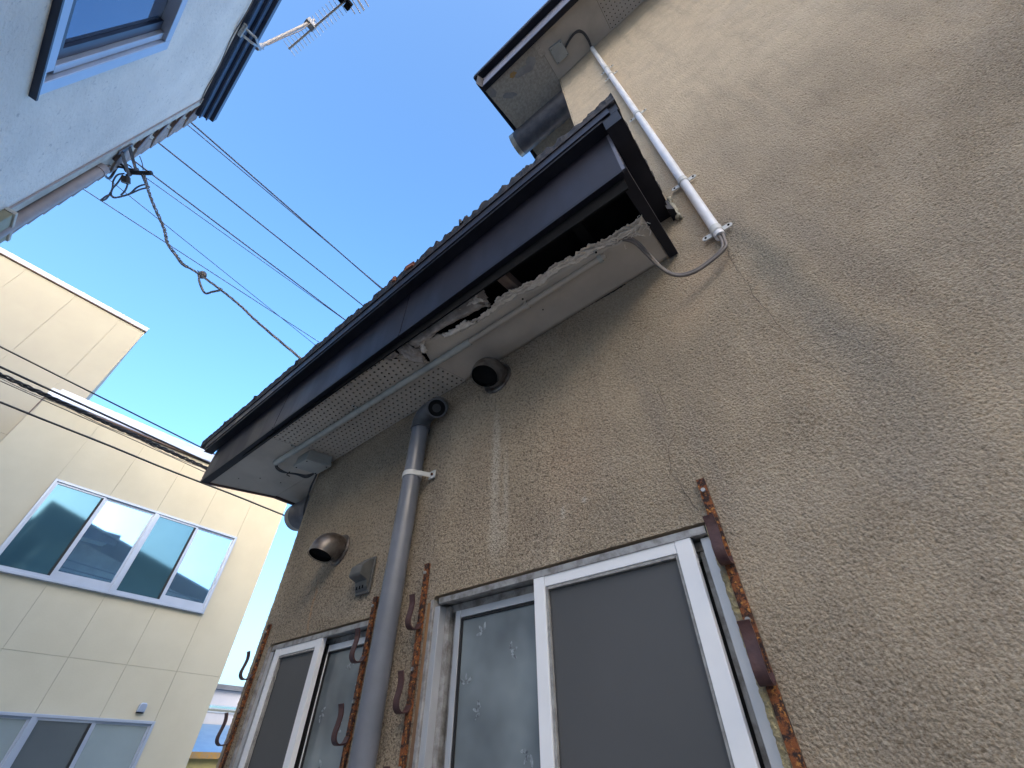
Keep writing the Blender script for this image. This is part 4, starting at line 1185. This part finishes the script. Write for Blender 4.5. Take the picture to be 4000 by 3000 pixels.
win4(.215, 2.990, .85, 2.165, (.92, 1.62, 2.275), ('glass_net', 'glass_net', 'glass_dim', 'glass_net'), bb)
MB().box(XB-.09, XB+.05, -.585, 3.68, 6.032, 6.05).build('cap_underside', 'brown_trim', bb)
MB().box(XB-.09, XB+.055, -.585, 3.68, 6.051, 6.20).build('parapet_cap', 'cap_metal', bb, bevel=.01)
MB().box(XB-5.9, XB-.3, -.5, 3.6, 6.15, 6.42).build('roof', 'cap_metal', bb)
MB().box(XB-.02, XB+.012, -.585, -.570, 5.68, 6.03).build('corner_trim', 'brown_trim', bb)
vc = thing('vent_cover', 'small blue grey vent cover above the lower beige window', 'vent', (XB, 2.745, 2.30))
m = MB()
m.prism([(XB+.002, 2.695, 2.255), (XB+.002, 2.795, 2.255), (XB+.002, 2.795, 2.34), (XB+.002, 2.775, 2.365), (XB+.002, 2.715, 2.365), (XB+.002, 2.695, 2.34)], (.05, 0, 0))
m.build('cover', 'cap_metal', vc, bevel=.012)
m = MB(); m.box(XB+.003, XB+.048, 2.702, 2.788, 2.245, 2.254); m.build('grille', 'black', vc)

XT = -9.8
tb2 = thing('tall_beige_building', 'taller beige panelled block rising behind at the left edge', 'building', (XT, -3, 0))
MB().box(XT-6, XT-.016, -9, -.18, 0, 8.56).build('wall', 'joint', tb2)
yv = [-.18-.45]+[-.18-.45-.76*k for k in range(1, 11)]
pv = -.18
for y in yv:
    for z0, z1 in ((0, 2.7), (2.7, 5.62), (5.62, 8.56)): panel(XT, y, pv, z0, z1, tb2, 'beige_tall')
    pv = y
MB().box(XT-.06, XT+.03, -9, -.17, 8.562, 8.575).build('cap_underside', 'brown_trim', tb2)
MB().box(XT-.06, XT+.035, -9, -.165, 8.576, 8.68).build('parapet_cap', 'cap_metal', tb2, bevel=.008)

# --- cables in front of the beige building
X6 = -6.0
G2 = 'cables slung in front of the beige building'
def cab(y0, z0, y1, z1, r, mt, lab, sag=.02, wob=.0):
    dy = y1-y0; k0 = (y0+7)/dy; k1 = (6-y1)/dy
    return line('slung_cable', (X6, y0-dy*k0, z0-(z1-z0)*k0), (X6, y1+dy*k1, z1+(z1-z0)*k1), sag, r, mt, lab, 60, G2, wob)
cab(-.939, 4.87, 1.15, 4.72, .009, 'cable_dark', 'highest slung cable crossing the beige tall block', .02)
cab(-.821, 4.67, 1.247, 4.575, .012, 'cable_dark', 'second slung cable, straight and dark, skimming the parapet', .02)
cab(-.632, 4.365, 2.315, 4.31, .011, 'cable_dark', 'lowest slung cable above the upper beige windows', .05, .01)
P = []
for i in range(240):
    y = -1.6+i*.014; z = 4.575-(y+.76)*.048; P.append((X6, y+.0, z))
bnd = thing('cable_bundle', 'thick black cable bundle with wavy lashing before the parapet', 'cable', (X6, -1.6, 4.6))
for ph in (0, 2, 4): MB().tube([(p[0]+.012*math.cos(i*.35+ph), p[1], p[2]+.014*math.sin(i*.35+ph)+.006*noise.noise(Vector((i*.1, 0, ph)))) for i, p in enumerate(P)], .010, 6).build('strand', 'cable_dark', bnd, True)
MB().tube([(p[0]+.02, p[1], p[2]-.028-.022*abs(math.sin(i*.062))) for i, p in enumerate(P)], .004, 5).build('lashing', 'cable', bnd, True)
MB().tube([(p[0]-.01, p[1], p[2]-.05-.004*math.sin(i*.03)) for i, p in enumerate(P)], .005, 5).build('messenger_wire', 'cable', bnd, True)

# ================================================================== far houses in the gap
fh = thing('far_white_house', 'distant white house with ribbon window seen in the gap', 'house', (-16, 8, 0))
MB().box(-22, -16, 5.2, 12, 0, 3.44).build('wall', 'white_far', fh)
MB().box(-22.2, -15.85, 5.1, 12.1, 3.442, 3.56).build('roof', 'pvc', fh)
m = MB(); m.box(-15.995, -15.97, 5.4, 11, 2.92, 3.10); w3 = m.build('window', 'frame_blue', fh)
MB().box(-15.969, -15.965, 5.45, 10.9, 2.95, 3.0).build('pane', 'glass_dim', w3)
MB().box(-15.969, -15.965, 5.45, 10.9, 3.02, 3.075).build('pane', 'glass_blue', w3)
sh = thing('tin_roof_shed', 'low ochre shed with pale blue tin roof in the gap', 'shed', (-14.5, 7, 0))
MB().box(-15.6, -13.6, 4.6, 9.5, 0, 1.92).build('wall', 'ochre', sh)
m = MB(); m.hexa([(-13.45, 4.5, 1.97), (-13.45, 9.6, 1.97), (-15.8, 9.6, 2.62), (-15.8, 4.5, 2.62), (-13.45, 4.5, 2.0), (-13.45, 9.6, 2.0), (-15.8, 9.6, 2.65), (-15.8, 4.5, 2.65)])
m.build('roof', 'snowroof', sh)
MB().box(-13.44, -13.42, 4.5, 9.6, 1.88, 1.995).build('eave_board', 'patch_orange', sh)

# ================================================================== unseen apartment block added behind the camera to shade the alley
ab = thing('added_shade_block', 'unseen cream apartment block added behind the viewpoint to block low sun', 'building', (22, -15, 0))
def TA(u, d, z):       # u along its front, d depth away from the house
    a = R(32); return (22+u*math.sin(a)+d*math.cos(a), -15+u*math.cos(a)*1.0-d*math.sin(a), z)
MB().box(-20, 20, 0, 9, 0, 16.6, TA).build('wall', 'beige', ab)
MB().box(-20.3, 20.3, -.4, 9.3, 16.6, 16.9, TA).build('roof', 'pvc', ab)
for fl in range(5):
    for k in range(10):
        m = MB(); m.box(-18.5+k*3.9, -16.5+k*3.9, -.05, -.01, .9+fl*3, 2.3+fl*3, TA); m.build('window', 'glass_dim', ab)
